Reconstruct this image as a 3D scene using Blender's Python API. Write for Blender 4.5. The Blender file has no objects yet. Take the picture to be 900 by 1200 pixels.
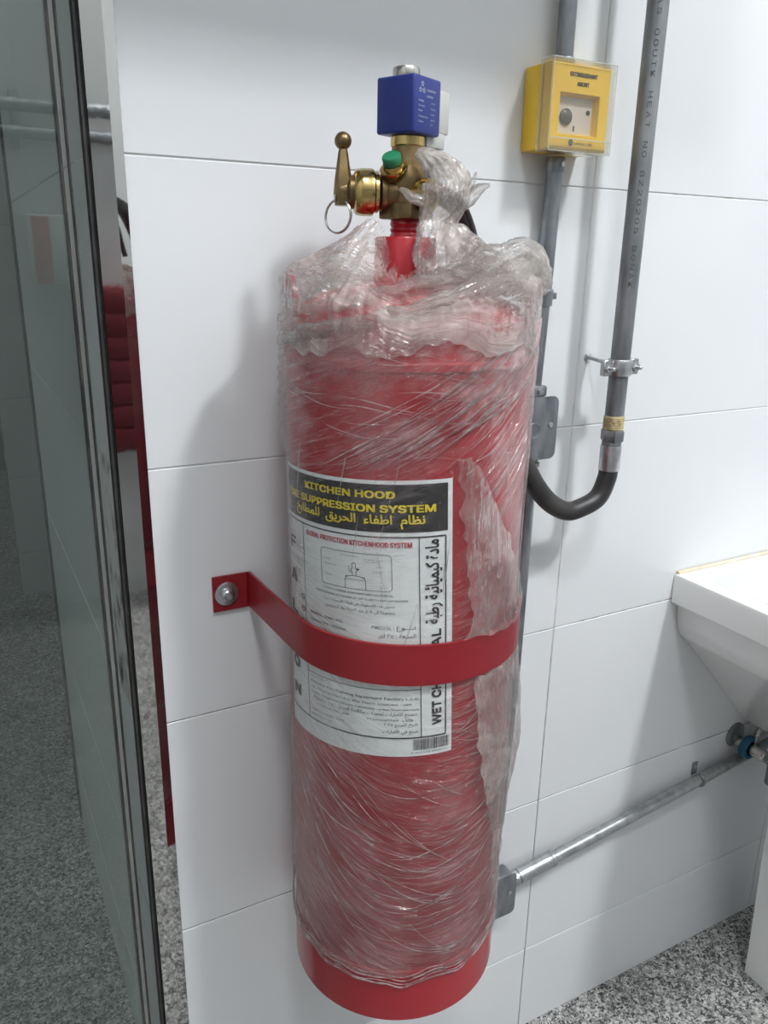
import bpy, bmesh, math, random, os
import numpy as np
from mathutils import Vector, Matrix
random.seed(7)
rng = np.random.default_rng(7)
S = bpy.context.scene
COL = S.collection

# ------------------------------------------------------------------ camera
def cam_axes(yaw, pitch, roll):
    f = np.array([math.sin(yaw)*math.cos(pitch), math.cos(yaw)*math.cos(pitch), -math.sin(pitch)])
    r = np.array([math.cos(yaw), -math.sin(yaw), 0.0]); u = np.cross(r, f)
    c, s = math.cos(roll), math.sin(roll)
    return f, c*r+s*u, -s*r+c*u
F, Rr, U = cam_axes(0.4960, 0.3079, 0.0183)
cd = bpy.data.cameras.new('camera'); cam = bpy.data.objects.new('camera', cd); COL.objects.link(cam)
cd.sensor_fit = 'VERTICAL'; cd.sensor_height = 36.0; cd.sensor_width = 27.0
cd.lens = 933.66/1200*36.0; cd.clip_start = 0.02
cam.matrix_world = Matrix(((Rr[0], U[0], -F[0], -0.7286), (Rr[1], U[1], -F[1], -0.8157), (Rr[2], U[2], -F[2], 1.2882), (0, 0, 0, 1)))
S.camera = cam
# ------------------------------------------------------------------ colour, world, lights
S.view_settings.view_transform = 'Standard'; S.view_settings.look = 'None'
S.view_settings.gamma = 1.0; S.view_settings.use_curve_mapping = False
S.view_settings.exposure = -0.34
S.cycles.max_bounces = 10; S.cycles.transparent_max_bounces = 24
S.cycles.caustics_reflective = False; S.cycles.caustics_refractive = False
W = bpy.data.worlds.new('world'); S.world = W; W.use_nodes = True
W.node_tree.nodes['Background'].inputs[0].default_value = (0.8, 0.88, 1.0, 1)
W.node_tree.nodes['Background'].inputs[1].default_value = 0.25
def area(name, loc, size, power, color, rot=(0, 0, 0)):
    l = bpy.data.lights.new(name, 'AREA'); l.shape = 'RECTANGLE'; l.size, l.size_y = size; l.energy = power; l.color = color
    o = bpy.data.objects.new(name, l); COL.objects.link(o); o.location = loc; o.rotation_euler = rot
    return o
area('ceiling_and_fill_lamp', (0.64, -1.98, 3.99), (0.30, 0.30), 124, (0.97, 0.985, 1.0))
area('ceiling_and_fill_lamp', (-0.95, -1.75, 3.99), (0.40, 0.40), 54, (0.97, 0.99, 1.0))
area('ceiling_and_fill_lamp', (-1.5, 1.2, 3.99), (0.5, 0.5), 21, (0.95, 1.0, 0.98))  # unseen fill over the corridor, added to brighten the return wall

# ------------------------------------------------------------------ materials
def mat(name, color=(.8, .8, .8), rough=.5, metal=0.0, spec=None, coat=0.0):
    m = bpy.data.materials.new(name); m.use_nodes = True
    b = m.node_tree.nodes['Principled BSDF']
    b.inputs['Base Color'].default_value = (*color, 1); b.inputs['Roughness'].default_value = rough; b.inputs['Metallic'].default_value = metal
    if spec is not None: b.inputs['Specular IOR Level'].default_value = spec
    if coat: b.inputs['Coat Weight'].default_value = coat; b.inputs['Coat Roughness'].default_value = .08
    return m
def N(m, t, **kw):
    n = m.node_tree.nodes.new(t)
    for k, v in kw.items():
        if k.startswith('i_'):
            k2 = k[2:]; n.inputs[int(k2) if k2.isdigit() else k2.replace('_', ' ')].default_value = v
        else: setattr(n, k, v)
    return n
def L(m, a, ao, b, bi): m.node_tree.links.new(a.outputs[ao], b.inputs[bi])
def ramp(m, stops):
    r = N(m, 'ShaderNodeValToRGB'); e = r.color_ramp.elements
    e[0].position, e[0].color = stops[0][0], (*stops[0][1], 1)
    e[1].position, e[1].color = stops[-1][0], (*stops[-1][1], 1)
    for p, c in stops[1:-1]:
        x = e.new(p); x.color = (*c, 1)
    return r
def noisy(m, scale, c1, c2, detail=4, bump=0.0, bscale=None, rough=None, lo=.35, hi=.65, stretch=None):
    """object-space noise between two colours, optional bump and roughness variation"""
    b = m.node_tree.nodes['Principled BSDF']
    tc = N(m, 'ShaderNodeTexCoord'); mp = N(m, 'ShaderNodeMapping'); L(m, tc, 'Object', mp, 'Vector')
    if stretch: mp.inputs['Scale'].default_value = stretch
    n = N(m, 'ShaderNodeTexNoise', i_Scale=scale, i_Detail=detail); L(m, mp, 'Vector', n, 'Vector')
    r = ramp(m, [(lo, c1), (hi, c2)]); L(m, n, 'Fac', r, 'Fac'); L(m, r, 'Color', b, 'Base Color')
    if rough:
        q = N(m, 'ShaderNodeMapRange', i_3=rough[0], i_4=rough[1]); L(m, n, 'Fac', q, 0); L(m, q, 0, b, 'Roughness')
    if bump:
        n2 = N(m, 'ShaderNodeTexNoise', i_Scale=bscale or scale*3, i_Detail=3); L(m, mp, 'Vector', n2, 'Vector')
        bp = N(m, 'ShaderNodeBump', i_Strength=bump, i_Distance=.001); L(m, n2, 'Fac', bp, 'Height'); L(m, bp, 'Normal', b, 'Normal')
    return m

M = {}
M['tile'] = noisy(mat('glazed_white_tile', rough=.16, spec=.45), 2.2, (.755, .78, .80), (.79, .81, .83), rough=(.13, .24))
M['grout'] = mat('grey_grout', rough=.9)
def grout_nodes(m):
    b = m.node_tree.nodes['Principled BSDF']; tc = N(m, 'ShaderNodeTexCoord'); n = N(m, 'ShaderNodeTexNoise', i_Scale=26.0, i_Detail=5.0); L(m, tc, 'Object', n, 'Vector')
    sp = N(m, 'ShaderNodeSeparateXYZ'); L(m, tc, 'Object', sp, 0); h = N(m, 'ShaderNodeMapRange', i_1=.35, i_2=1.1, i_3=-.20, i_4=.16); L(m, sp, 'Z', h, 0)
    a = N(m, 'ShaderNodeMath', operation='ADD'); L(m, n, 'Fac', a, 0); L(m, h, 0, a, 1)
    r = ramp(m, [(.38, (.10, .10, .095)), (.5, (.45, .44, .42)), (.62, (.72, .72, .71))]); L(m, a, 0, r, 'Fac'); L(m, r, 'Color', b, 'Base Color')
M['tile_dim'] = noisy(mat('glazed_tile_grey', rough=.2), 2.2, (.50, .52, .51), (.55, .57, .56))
M['paint'] = mat('grey_paint', (.60, .61, .61), .7)
M['white_paint'] = mat('white_paint', (.70, .70, .68), .7)
M['dark_paint'] = mat('dark_paint', (.07, .08, .075), .6)
M['chrome'] = noisy(mat('polished_steel', rough=.03, metal=1.0), 5, (.52, .52, .51), (.60, .60, .58), bump=.05, bscale=30)
M['black_rubber'] = noisy(mat('black_rubber', rough=.42), 30, (.018, .018, .02), (.05, .048, .045), rough=(.35, .55))
M['galv'] = noisy(mat('galvanised_steel', rough=.42, metal=.85), 55, (.20, .22, .24), (.36, .38, .40), bump=.25, bscale=220, rough=(.32, .5), stretch=(1, 1, .35))
M['galv_bright'] = noisy(mat('bright_zinc', rough=.3, metal=.95), 70, (.42, .44, .45), (.60, .61, .62), bump=.15, bscale=200, rough=(.25, .42))
M['pipe_black'] = noisy(mat('dark_steel_pipe', rough=.45, metal=.6), 45, (.17, .18, .19), (.30, .315, .33), bump=.3, bscale=260, stretch=(1, 1, .3))
M['etch'] = mat('stamped_mark', (.06, .065, .07), .6)
M['red'] = noisy(mat('red_enamel', rough=.28, coat=.3), 6, (.36, .007, .018), (.41, .009, .021), bump=.05, bscale=60)
M['red_strap'] = noisy(mat('red_strap_paint', rough=.38), 12, (.23, .010, .017), (.28, .013, .020), bump=.05, bscale=80)
M['maroon'] = mat('maroon_paint', (.14, .012, .018), .45)
M['brass'] = noisy(mat('aged_brass', rough=.34, metal=.9), 40, (.15, .105, .05), (.25, .175, .085), bump=.1, bscale=150, rough=(.28, .45))
M['gold'] = noisy(mat('polished_brass', rough=.18, metal=1.0), 30, (.46, .33, .12), (.60, .45, .19))
M['blue'] = mat('blue_moulded_coil', (.018, .032, .20), .38)
M['white_ink'] = mat('white_ink', (.72, .75, .82), .6)
M['grey_plastic'] = mat('pale_grey_plastic', (.52, .53, .50), .4)
M['green'] = mat('green_cap', (.02, .20, .09), .45)
M['steel'] = mat('nickel_steel', (.50, .49, .46), .25, 1.0)
M['yellow'] = noisy(mat('yellow_plastic', rough=.32, coat=.2), 8, (.80, .50, .008), (.86, .55, .010))
M['black_ink'] = mat('black_ink', (.012, .012, .014), .5)
M['red_ink'] = mat('red_ink', (.55, .03, .06), .5)
M['yellow_ink'] = mat('yellow_ink', (.80, .66, .02), .5)
M['paper'] = noisy(mat('label_paper', rough=.35), 30, (.80, .86, .87), (.85, .90, .91), bump=.08, bscale=90)
M['label_black'] = mat('label_black', (.010, .011, .013), .4)
M['module'] = mat('beige_switch_plate', (.60, .55, .50), .45)
M['lens'] = mat('smoked_lens', (.10, .10, .09), .08, .3)
M['hemp'] = noisy(mat('hemp_tape', rough=.85), 200, (.30, .24, .12), (.55, .46, .26), bump=.5, bscale=400)
M['ceramic'] = mat('white_ceramic', (.80, .81, .80), .10, coat=.6)
M['sealant'] = noisy(mat('yellowed_sealant', rough=.6), 30, (.70, .58, .40), (.78, .72, .60))
M['valve_blue'] = mat('blue_valve_handle', (.01, .10, .17), .35)
M['braid'] = noisy(mat('braided_hose', rough=.35, metal=.9), 300, (.12, .12, .12), (.55, .55, .54), bump=.6, bscale=500)

def granite():
    m = mat('speckled_granite', rough=.5)
    b = m.node_tree.nodes['Principled BSDF']; tc = N(m, 'ShaderNodeTexCoord')
    v = N(m, 'ShaderNodeTexVoronoi', i_Scale=230.0); v.inputs['Randomness'].default_value = 1.0
    n0 = N(m, 'ShaderNodeTexNoise', i_Scale=110.0, i_Detail=3.0); L(m, tc, 'Object', n0, 'Vector')
    mx = N(m, 'ShaderNodeMixRGB', blend_type='LINEAR_LIGHT', i_0=.012); L(m, tc, 'Object', mx, 1); L(m, n0, 'Color', mx, 2); L(m, mx, 0, v, 'Vector')
    bw = N(m, 'ShaderNodeSeparateColor'); L(m, v, 'Color', bw, 0)
    r = ramp(m, [(0.0, (.035, .036, .038)), (.24, (.06, .062, .065)), (.34, (.20, .20, .195)), (.62, (.34, .34, .33)), (.78, (.50, .50, .48)), (1.0, (.66, .65, .62))])
    L(m, bw, 0, r, 'Fac')
    n2 = N(m, 'ShaderNodeTexNoise', i_Scale=9.0, i_Detail=4.0); L(m, tc, 'Object', n2, 'Vector')
    r2 = ramp(m, [(.3, (.82, .82, .82)), (.7, (1, 1, 1))]); L(m, n2, 'Fac', r2, 'Fac')
    mu = N(m, 'ShaderNodeMixRGB', blend_type='MULTIPLY', i_0=1.0); L(m, r, 'Color', mu, 1); L(m, r2, 'Color', mu, 2)
    L(m, mu, 0, b, 'Base Color'); b.inputs['Roughness'].default_value = .45
    return m
M['granite'] = granite()

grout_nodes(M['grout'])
def schlick(m, f0, mul, nrm=None):
    lw = N(m, 'ShaderNodeLayerWeight', i_Blend=.5)
    if nrm is not None: L(m, nrm, 0, lw, 'Normal')
    p5 = N(m, 'ShaderNodeMath', operation='POWER', i_1=5.0); L(m, lw, 'Facing', p5, 0)
    a = N(m, 'ShaderNodeMath', operation='MULTIPLY_ADD', i_1=(1-f0)*mul, i_2=f0*mul); L(m, p5, 0, a, 0); return a
def glass(name, tint, refl=.55, rough=.0, body=0.0, ior=1.5):
    m = bpy.data.materials.new(name); m.use_nodes = True; nt = m.node_tree
    nt.nodes.remove(nt.nodes['Principled BSDF']); out = nt.nodes['Material Output']
    t = N(m, 'ShaderNodeBsdfTransparent', i_Color=(*tint, 1)); g = N(m, 'ShaderNodeBsdfGlossy', i_Roughness=rough, i_Color=(.95, .97, .96, 1))
    mx = N(m, 'ShaderNodeMixShader'); sc = schlick(m, .04, refl); L(m, sc, 0, mx, 0)
    L(m, t, 0, mx, 1); L(m, g, 0, mx, 2)
    if body:
        d = N(m, 'ShaderNodeBsdfDiffuse', i_Color=(.75, .80, .79, 1)); m2 = N(m, 'ShaderNodeMixShader', i_0=body)
        L(m, mx, 0, m2, 1); L(m, d, 0, m2, 2); L(m, m2, 0, out, 0)
    else: L(m, mx, 0, out, 0)
    return m
M['glass'] = glass('smoked_green_glass', (.79, .84, .82), 2.2, body=.008)
M['clear'] = glass('clear_cover_plastic', (.97, .96, .94), 1.0, .03, body=.035)

def film_mat(name, base_op, streak, tone, scale=1.0, rough=.16, gloss=.7, fine=.2):
    """stretch film: clear, with milky stretched folds. UV = (arc, height) in the frame the folds run along; attribute 'haze' = layers of film."""
    m = bpy.data.materials.new(name); m.use_nodes = True; nt = m.node_tree
    pb = nt.nodes['Principled BSDF']; out = nt.nodes['Material Output']
    pb.inputs['Base Color'].default_value = (*tone, 1); pb.inputs['Roughness'].default_value = .38; pb.inputs['Specular IOR Level'].default_value = .4
    uv = N(m, 'ShaderNodeUVMap'); uv.uv_map = 'UVMap'
    mp = N(m, 'ShaderNodeMapping'); mp.inputs['Scale'].default_value = (2.2*scale, 34*scale, 1); L(m, uv, 0, mp, 0)
    n1 = N(m, 'ShaderNodeTexNoise', i_Scale=3.2, i_Detail=5.0, i_Roughness=.62, i_Distortion=.5); L(m, mp, 0, n1, 'Vector')
    mp2 = N(m, 'ShaderNodeMapping'); mp2.inputs['Scale'].default_value = (7*scale, 70*scale, 1); mp2.inputs['Rotation'].default_value = (0, 0, .22); L(m, uv, 0, mp2, 0)
    n2 = N(m, 'ShaderNodeTexNoise', i_Scale=2.4, i_Detail=4.0, i_Distortion=1.0); L(m, mp2, 0, n2, 'Vector')
    def ridge(n, p):
        a = N(m, 'ShaderNodeMath', operation='MULTIPLY_ADD', i_1=2.0, i_2=-1.0); L(m, n, 'Fac', a, 0)
        b = N(m, 'ShaderNodeMath', operation='ABSOLUTE'); L(m, a, 0, b, 0)
        c = N(m, 'ShaderNodeMath', operation='SUBTRACT', i_0=1.0); L(m, b, 0, c, 1)
        d = N(m, 'ShaderNodeMath', operation='POWER', i_1=p); L(m, c, 0, d, 0); return d
    r1 = ridge(n1, 22.0); r2 = ridge(n2, 26.0)
    tc = N(m, 'ShaderNodeTexCoord')
    n3 = N(m, 'ShaderNodeTexNoise', i_Scale=16.0*scale, i_Detail=5.0, i_Roughness=.6); L(m, tc, 'Object', n3, 'Vector')
    at = N(m, 'ShaderNodeAttribute', attribute_name='haze')
    mr = N(m, 'ShaderNodeMapRange', i_1=.44, i_2=.60, i_3=.28, i_4=1.75); L(m, n3, 'Fac', mr, 0)
    h0 = N(m, 'ShaderNodeMath', operation='MULTIPLY'); L(m, at, 'Fac', h0, 0); L(m, mr, 0, h0, 1)
    h1 = N(m, 'ShaderNodeMath', operation='MULTIPLY', i_1=base_op); L(m, h0, 0, h1, 0)
    s1 = N(m, 'ShaderNodeMath', operation='ADD'); L(m, r1, 0, s1, 0); L(m, r2, 0, s1, 1)
    n4 = N(m, 'ShaderNodeTexNoise', i_Scale=9.0*scale, i_Detail=2.0); L(m, tc, 'Object', n4, 'Vector')
    g4 = N(m, 'ShaderNodeMapRange', i_1=.42, i_2=.62); L(m, n4, 'Fac', g4, 0)
    s2 = N(m, 'ShaderNodeMath', operation='MULTIPLY'); L(m, s1, 0, s2, 0); L(m, g4, 0, s2, 1)
    s3 = N(m, 'ShaderNodeMath', operation='MULTIPLY_ADD', i_1=streak); L(m, s2, 0, s3, 0); L(m, h1, 0, s3, 2)
    cl = N(m, 'ShaderNodeClamp', i_Min=.02, i_Max=.92); L(m, s3, 0, cl, 0)
    hh = N(m, 'ShaderNodeMath', operation='MULTIPLY_ADD', i_1=.8); L(m, s1, 0, hh, 0); L(m, n1, 'Fac', hh, 2)
    bp = N(m, 'ShaderNodeBump', i_Strength=.55, i_Distance=.0022); L(m, hh, 0, bp, 'Height')
    n5 = N(m, 'ShaderNodeTexNoise', i_Scale=70.0*scale, i_Detail=2.0); L(m, tc, 'Object', n5, 'Vector')
    bp2 = N(m, 'ShaderNodeBump', i_Strength=fine, i_Distance=.0015); L(m, n5, 'Fac', bp2, 'Height'); L(m, bp, 0, bp2, 'Normal')
    L(m, bp2, 0, pb, 'Normal')
    t = N(m, 'ShaderNodeBsdfTransparent', i_Color=(.985, .975, .97, 1)); m1 = N(m, 'ShaderNodeMixShader'); L(m, cl, 0, m1, 0); L(m, t, 0, m1, 1); L(m, pb, 0, m1, 2)
    tr = N(m, 'ShaderNodeBsdfTranslucent', i_Color=(*tone, 1)); mt = N(m, 'ShaderNodeMixShader', i_0=.45); L(m, pb, 0, mt, 1); L(m, tr, 0, mt, 2); L(m, mt, 0, m1, 2)
    g = N(m, 'ShaderNodeBsdfGlossy', i_Roughness=rough); L(m, bp2, 0, g, 'Normal')
    fr = schlick(m, .04, gloss, bp2)
    m3 = N(m, 'ShaderNodeMixShader'); L(m, fr, 0, m3, 0); L(m, m1, 0, m3, 1); L(m, g, 0, m3, 2)
    L(m, m3, 0, out, 0)
    return m
M['film'] = film_mat('stretch_film', .135, .19, (.98, .78, .77), 1.0, .10, 1.1, .12)  # pink tone paints in the red light bounced off the tank
M['film_thick'] = film_mat('bunched_film', .27, .45, (1.0, .93, .87), 1.3, .10, 1.8, .15)
M['film_fold'] = film_mat('film_fold', .55, .1, (1.0, .95, .93), 3.0, .12, 2.2, .1)

# ------------------------------------------------------------------ mesh helpers (world coordinates in, origin at the thing's base)
ORG = {}
def finish(name, me, m, parent=None, smooth=True, ang=38):
    o = bpy.data.objects.new(name, me); COL.objects.link(o)
    if m is not None and not me.materials: me.materials.append(m)
    if parent is not None:
        o.parent = parent; org = ORG.get(parent, Vector((0, 0, 0))); ORG[o] = org
        me.transform(Matrix.Translation(-org))
    if smooth and len(me.polygons):
        me.polygons.foreach_set('use_smooth', [True]*len(me.polygons))
        try: me.set_sharp_from_angle(angle=math.radians(ang))
        except Exception: pass
    return o
def obj(name, bm, m, parent=None, smooth=True, ang=38):
    me = bpy.data.meshes.new(name); bmesh.ops.recalc_face_normals(bm, faces=bm.faces); bm.to_mesh(me); bm.free()
    return finish(name, me, m, parent, smooth, ang)
def grid_obj(name, P, m, parent=None, uv=None, haze=None, closed_u=False, keep=None):
    """P: (rows, cols, 3) array -> quad sheet; uv (rows, cols, 2); haze (rows, cols)"""
    R_, C_ = P.shape[:2]
    me = bpy.data.meshes.new(name)
    idx = np.arange(R_*C_).reshape(R_, C_)
    cc = C_ if closed_u else C_-1
    a = idx[:-1, :cc]; b = np.roll(idx, -1, axis=1)[:-1, :cc]; c = np.roll(idx, -1, axis=1)[1:, :cc]; d = idx[1:, :cc]
    q = np.stack([a, b, c, d], -1).reshape(-1, 4)
    if keep is not None: q = q[keep[:R_-1, :cc].reshape(-1)]
    me.from_pydata(P.reshape(-1, 3).tolist(), [], q.tolist())
    if uv is not None:
        l = me.uv_layers.new(name='UVMap'); l.data.foreach_set('uv', uv.reshape(-1, 2)[q.reshape(-1)].astype('f').reshape(-1))
    if haze is not None:
        at = me.attributes.new('haze', 'FLOAT', 'POINT'); at.data.foreach_set('value', haze.reshape(-1).astype('f'))
    me.update()
    return finish(name, me, m, parent, True, 180)
def thing(name, label, cat, loc, group=None):
    o = bpy.data.objects.new(name, None); COL.objects.link(o); o.location = loc; o.empty_display_size = .05
    o['label'] = label; o['category'] = cat
    if group: o['group'] = group
    ORG[o] = Vector(loc); return o
def struct(o): o['kind'] = 'structure'; return o
def box(bm, lo, hi, bevel=0.0, seg=2, mtx=None):
    r = bmesh.ops.create_cube(bm, size=1.0); vs = r['verts']
    for v in vs: v.co = Vector([lo[i]+(v.co[i]+.5)*(hi[i]-lo[i]) for i in range(3)])
    if bevel:
        es = list({e for v in vs for e in v.link_edges})
        vs = list({v for f in bmesh.ops.bevel(bm, geom=es, offset=bevel, segments=seg, affect='EDGES', profile=.5)['faces'] for v in f.verts} | {v for v in vs if v.is_valid})
    if mtx is not None: bmesh.ops.transform(bm, matrix=mtx, verts=vs)
    return vs
def frame_to(p, d):
    d = Vector(d).normalized(); q = d.to_track_quat('Z', 'Y'); return Matrix.Translation(Vector(p)) @ q.to_matrix().to_4x4()
def lathe(bm, prof, mtx=None, seg=40, cap=True):
    """prof: list of (r, h) around local z"""
    rings = []
    for r, h in prof:
        rings.append([bm.verts.new((r*math.cos(2*math.pi*i/seg), r*math.sin(2*math.pi*i/seg), h)) for i in range(seg)] if r > 1e-6 else [bm.verts.new((0, 0, h))])
    for A, B in zip(rings, rings[1:]):
        for i in range(seg):
            j = (i+1) % seg
            if len(A) == 1 and len(B) == 1: continue
            if len(A) == 1: bm.faces.new((A[0], B[j], B[i]))
            elif len(B) == 1: bm.faces.new((A[i], A[j], B[0]))
            else: bm.faces.new((A[i], A[j], B[j], B[i]))
    if cap:
        for Rg in (rings[0], rings[-1]):
            if len(Rg) > 1: bm.faces.new(Rg)
    vs = [v for Rg in rings for v in Rg]
    if mtx is not None: bmesh.ops.transform(bm, matrix=mtx, verts=vs)
    return vs
def spline(pts, n=8):
    P = [np.array(p, float) for p in pts]; P = [2*P[0]-P[1]]+P+[2*P[-1]-P[-2]]; out = []
    for i in range(1, len(P)-2):
        for k in range(n):
            t = k/n; a, b, c, d = P[i-1:i+3]
            out.append(.5*((2*b)+(-a+c)*t+(2*a-5*b+4*c-d)*t*t+(-a+3*b-3*c+d)*t**3))
    out.append(P[-2]); return out
def tube(bm, pts, r, seg=12, cap=True, flat=1.0):
    pts = [Vector(p) for p in pts]; n = len(pts); rr = r if hasattr(r, '__len__') else [r]*n
    up = None; rings = []
    for i, p in enumerate(pts):
        t = (pts[min(i+1, n-1)]-pts[max(i-1, 0)]).normalized()
        if up is None: up = t.orthogonal().normalized()
        up = (up - t*up.dot(t)).normalized(); s = t.cross(up)
        rings.append([bm.verts.new(p+rr[i]*(math.cos(2*math.pi*k/seg)*up+flat*math.sin(2*math.pi*k/seg)*s)) for k in range(seg)])
    for A, B in zip(rings, rings[1:]):
        for k in range(seg): bm.faces.new((A[k], A[(k+1) % seg], B[(k+1) % seg], B[k]))
    if cap: bm.faces.new(rings[0]); bm.faces.new(rings[-1])
    return [v for Rg in rings for v in Rg]
def B(): return bmesh.new()
def part_lathe(name, prof, m, parent, p=(0, 0, 0), d=(0, 0, 1), seg=40, ang=38):
    b = B(); lathe(b, prof, frame_to(p, d), seg); return obj(name, b, m, parent, ang=ang)
def part_box(name, lo, hi, m, parent, bevel=0.0, mtx=None, seg=2):
    b = B(); box(b, lo, hi, bevel, seg, mtx); return obj(name, b, m, parent)
def part_tube(name, pts, r, m, parent, seg=14, smooth=8):
    b = B(); tube(b, spline(pts, smooth) if smooth else pts, r, seg); return obj(name, b, m, parent)
def hexprof(bm, p, d, r, h, rot=0.0, seg=6):
    lathe(bm, [(r*.9, 0), (r, h*.12), (r, h*.88), (r*.9, h)], frame_to(p, d) @ Matrix.Rotation(rot, 4, 'Z'), seg)

# vectorised gradient-like noise
_perm = rng.permutation(512)
_grad = rng.normal(size=(512, 3)); _grad /= np.linalg.norm(_grad, axis=1)[:, None]
def pnoise(x, y, z):
    xi, yi, zi = np.floor(x).astype(int), np.floor(y).astype(int), np.floor(z).astype(int)
    xf, yf, zf = x-xi, y-yi, z-zi; f = lambda t: t*t*t*(t*(t*6-15)+10); u, v, w = f(xf), f(yf), f(zf)
    def g(i, j, k):
        h = _perm[(_perm[(_perm[(xi+i) % 512]+yi+j) % 512]+zi+k) % 512]; G = _grad[h]
        return G[..., 0]*(xf-i)+G[..., 1]*(yf-j)+G[..., 2]*(zf-k)
    l = lambda a, b, t: a+(b-a)*t
    return l(l(l(g(0,0,0), g(1,0,0), u), l(g(0,1,0), g(1,1,0), u), v), l(l(g(0,0,1), g(1,0,1), u), l(g(0,1,1), g(1,1,1), u), v), w)*1.6
def ridged(x, y, z, octv=4):
    s = 0; a = 1; f = 1
    for o in range(octv):
        s = s+a*(1-np.abs(pnoise(x*f+o*7.3, y*f, z*f))*2.0); a *= .5; f *= 2.05
    return s/1.9-.5
def lerp_table(x, xs, ys): return np.interp(x, xs, ys)

# ------------------------------------------------------------------ lettering
try: FONT = bpy.data.fonts.load(os.path.join(bpy.utils.system_resource('DATAFILES'), 'fonts', 'Inter.woff2'))
except Exception: FONT = None
_AR = {  # letter: isolated, final, initial, medial
 'ا': (0xFE8D, 0xFE8E, 0, 0), 'ب': (0xFE8F, 0xFE90, 0xFE91, 0xFE92), 'ة': (0xFE93, 0xFE94, 0, 0), 'ت': (0xFE95, 0xFE96, 0xFE97, 0xFE98),
 'ج': (0xFE9D, 0xFE9E, 0xFE9F, 0xFEA0), 'ح': (0xFEA1, 0xFEA2, 0xFEA3, 0xFEA4), 'خ': (0xFEA5, 0xFEA6, 0xFEA7, 0xFEA8), 'د': (0xFEA9, 0xFEAA, 0, 0),
 'ذ': (0xFEAB, 0xFEAC, 0, 0), 'ر': (0xFEAD, 0xFEAE, 0, 0), 'ز': (0xFEAF, 0xFEB0, 0, 0), 'س': (0xFEB1, 0xFEB2, 0xFEB3, 0xFEB4), 'ش': (0xFEB5, 0xFEB6, 0xFEB7, 0xFEB8),
 'ص': (0xFEB9, 0xFEBA, 0xFEBB, 0xFEBC), 'ض': (0xFEBD, 0xFEBE, 0xFEBF, 0xFEC0), 'ط': (0xFEC1, 0xFEC2, 0xFEC3, 0xFEC4), 'ظ': (0xFEC5, 0xFEC6, 0xFEC7, 0xFEC8),
 'ع': (0xFEC9, 0xFECA, 0xFECB, 0xFECC), 'غ': (0xFECD, 0xFECE, 0xFECF, 0xFED0), 'ف': (0xFED1, 0xFED2, 0xFED3, 0xFED4), 'ق': (0xFED5, 0xFED6, 0xFED7, 0xFED8),
 'ك': (0xFED9, 0xFEDA, 0xFEDB, 0xFEDC), 'ل': (0xFEDD, 0xFEDE, 0xFEDF, 0xFEE0), 'م': (0xFEE1, 0xFEE2, 0xFEE3, 0xFEE4), 'ن': (0xFEE5, 0xFEE6, 0xFEE7, 0xFEE8),
 'ه': (0xFEE9, 0xFEEA, 0xFEEB, 0xFEEC), 'و': (0xFEED, 0xFEEE, 0, 0), 'ي': (0xFEF1, 0xFEF2, 0xFEF3, 0xFEF4), 'ى': (0xFEEF, 0xFEF0, 0, 0), 'ئ': (0xFE89, 0xFE8A, 0xFE8B, 0xFE8C), 'ء': (0xFE80, 0, 0, 0), 'ـ': (0x640, 0x640, 0x640, 0x640)}
def arabic(s):
    out = []
    for i, ch in enumerate(s):
        if ch not in _AR: out.append(ch); continue
        pv = i > 0 and s[i-1] in _AR and _AR[s[i-1]][2] != 0 and _AR[ch][1] != 0
        nx = i+1 < len(s) and s[i+1] in _AR and _AR[ch][2] != 0 and _AR[s[i+1]][1] != 0
        iso, fin, ini, med = _AR[ch]
        out.append(chr(med if pv and nx else fin if pv else ini if nx else iso))
    out = out[::-1]; res = []; k = 0
    while k < len(out):                                   # digits keep their own order
        j = k
        while j < len(out) and (out[j].isdigit()): j += 1
        if j > k+1: res += out[k:j][::-1]; k = j
        else: res.append(out[k]); k += 1
    return ''.join(res)
_cache = {}
def glyphs(s, bold, ar):
    bold = 0.0; key = (s, bold, ar)
    if key not in _cache:
        c = bpy.data.curves.new('lettering', 'FONT'); c.body = arabic(s) if ar else s; c.size = 1.0; c.resolution_u = 3; c.offset = bold
        if FONT and not ar: c.font = FONT
        o = bpy.data.objects.new('lettering', c); COL.objects.link(o)
        me = bpy.data.meshes.new_from_object(o.evaluated_get(bpy.context.evaluated_depsgraph_get()))
        v = np.array([x.co[:2] for x in me.vertices]) if len(me.vertices) else np.zeros((0, 2)); f = [list(p.vertices) for p in me.polygons]
        bpy.data.objects.remove(o); bpy.data.curves.remove(c); bpy.data.meshes.remove(me)
        _cache[key] = (v, f)
    return _cache[key]
def letter(acc, s, u0, u1, v, h, bold=0.0, ar=False, rot=0, fit='w'):
    """add string s between u0..u1 on baseline v with cap height h to acc; rot=90 runs it upwards (u is then the baseline, v0..v1 passed as u0..u1)"""
    vs, fs = glyphs(s, bold, ar)
    if not len(vs): return
    lo, hi = vs.min(0), vs.max(0); sx = (u1-u0)/(hi[0]-lo[0]); sy = h/((hi[1]-lo[1]) if ar else .727)
    x = (vs[:, 0]-lo[0])*sx; y = (vs[:, 1]-(lo[1] if ar else 0))*sy
    P = np.stack([u0+x, v+y], 1) if rot == 0 else np.stack([v-y, u0+x], 1)
    d = bold*h*1.15
    for ox, oy in (((-d, -d*.5), (d, -d*.5), (-d, d*.5), (d, d*.5), (0, 0)) if bold else ((0, 0),)):
        b = len(acc[0]); acc[0].extend((P+np.array([ox, oy])).tolist()); acc[1].extend([[i+b for i in f] for f in fs])
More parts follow.
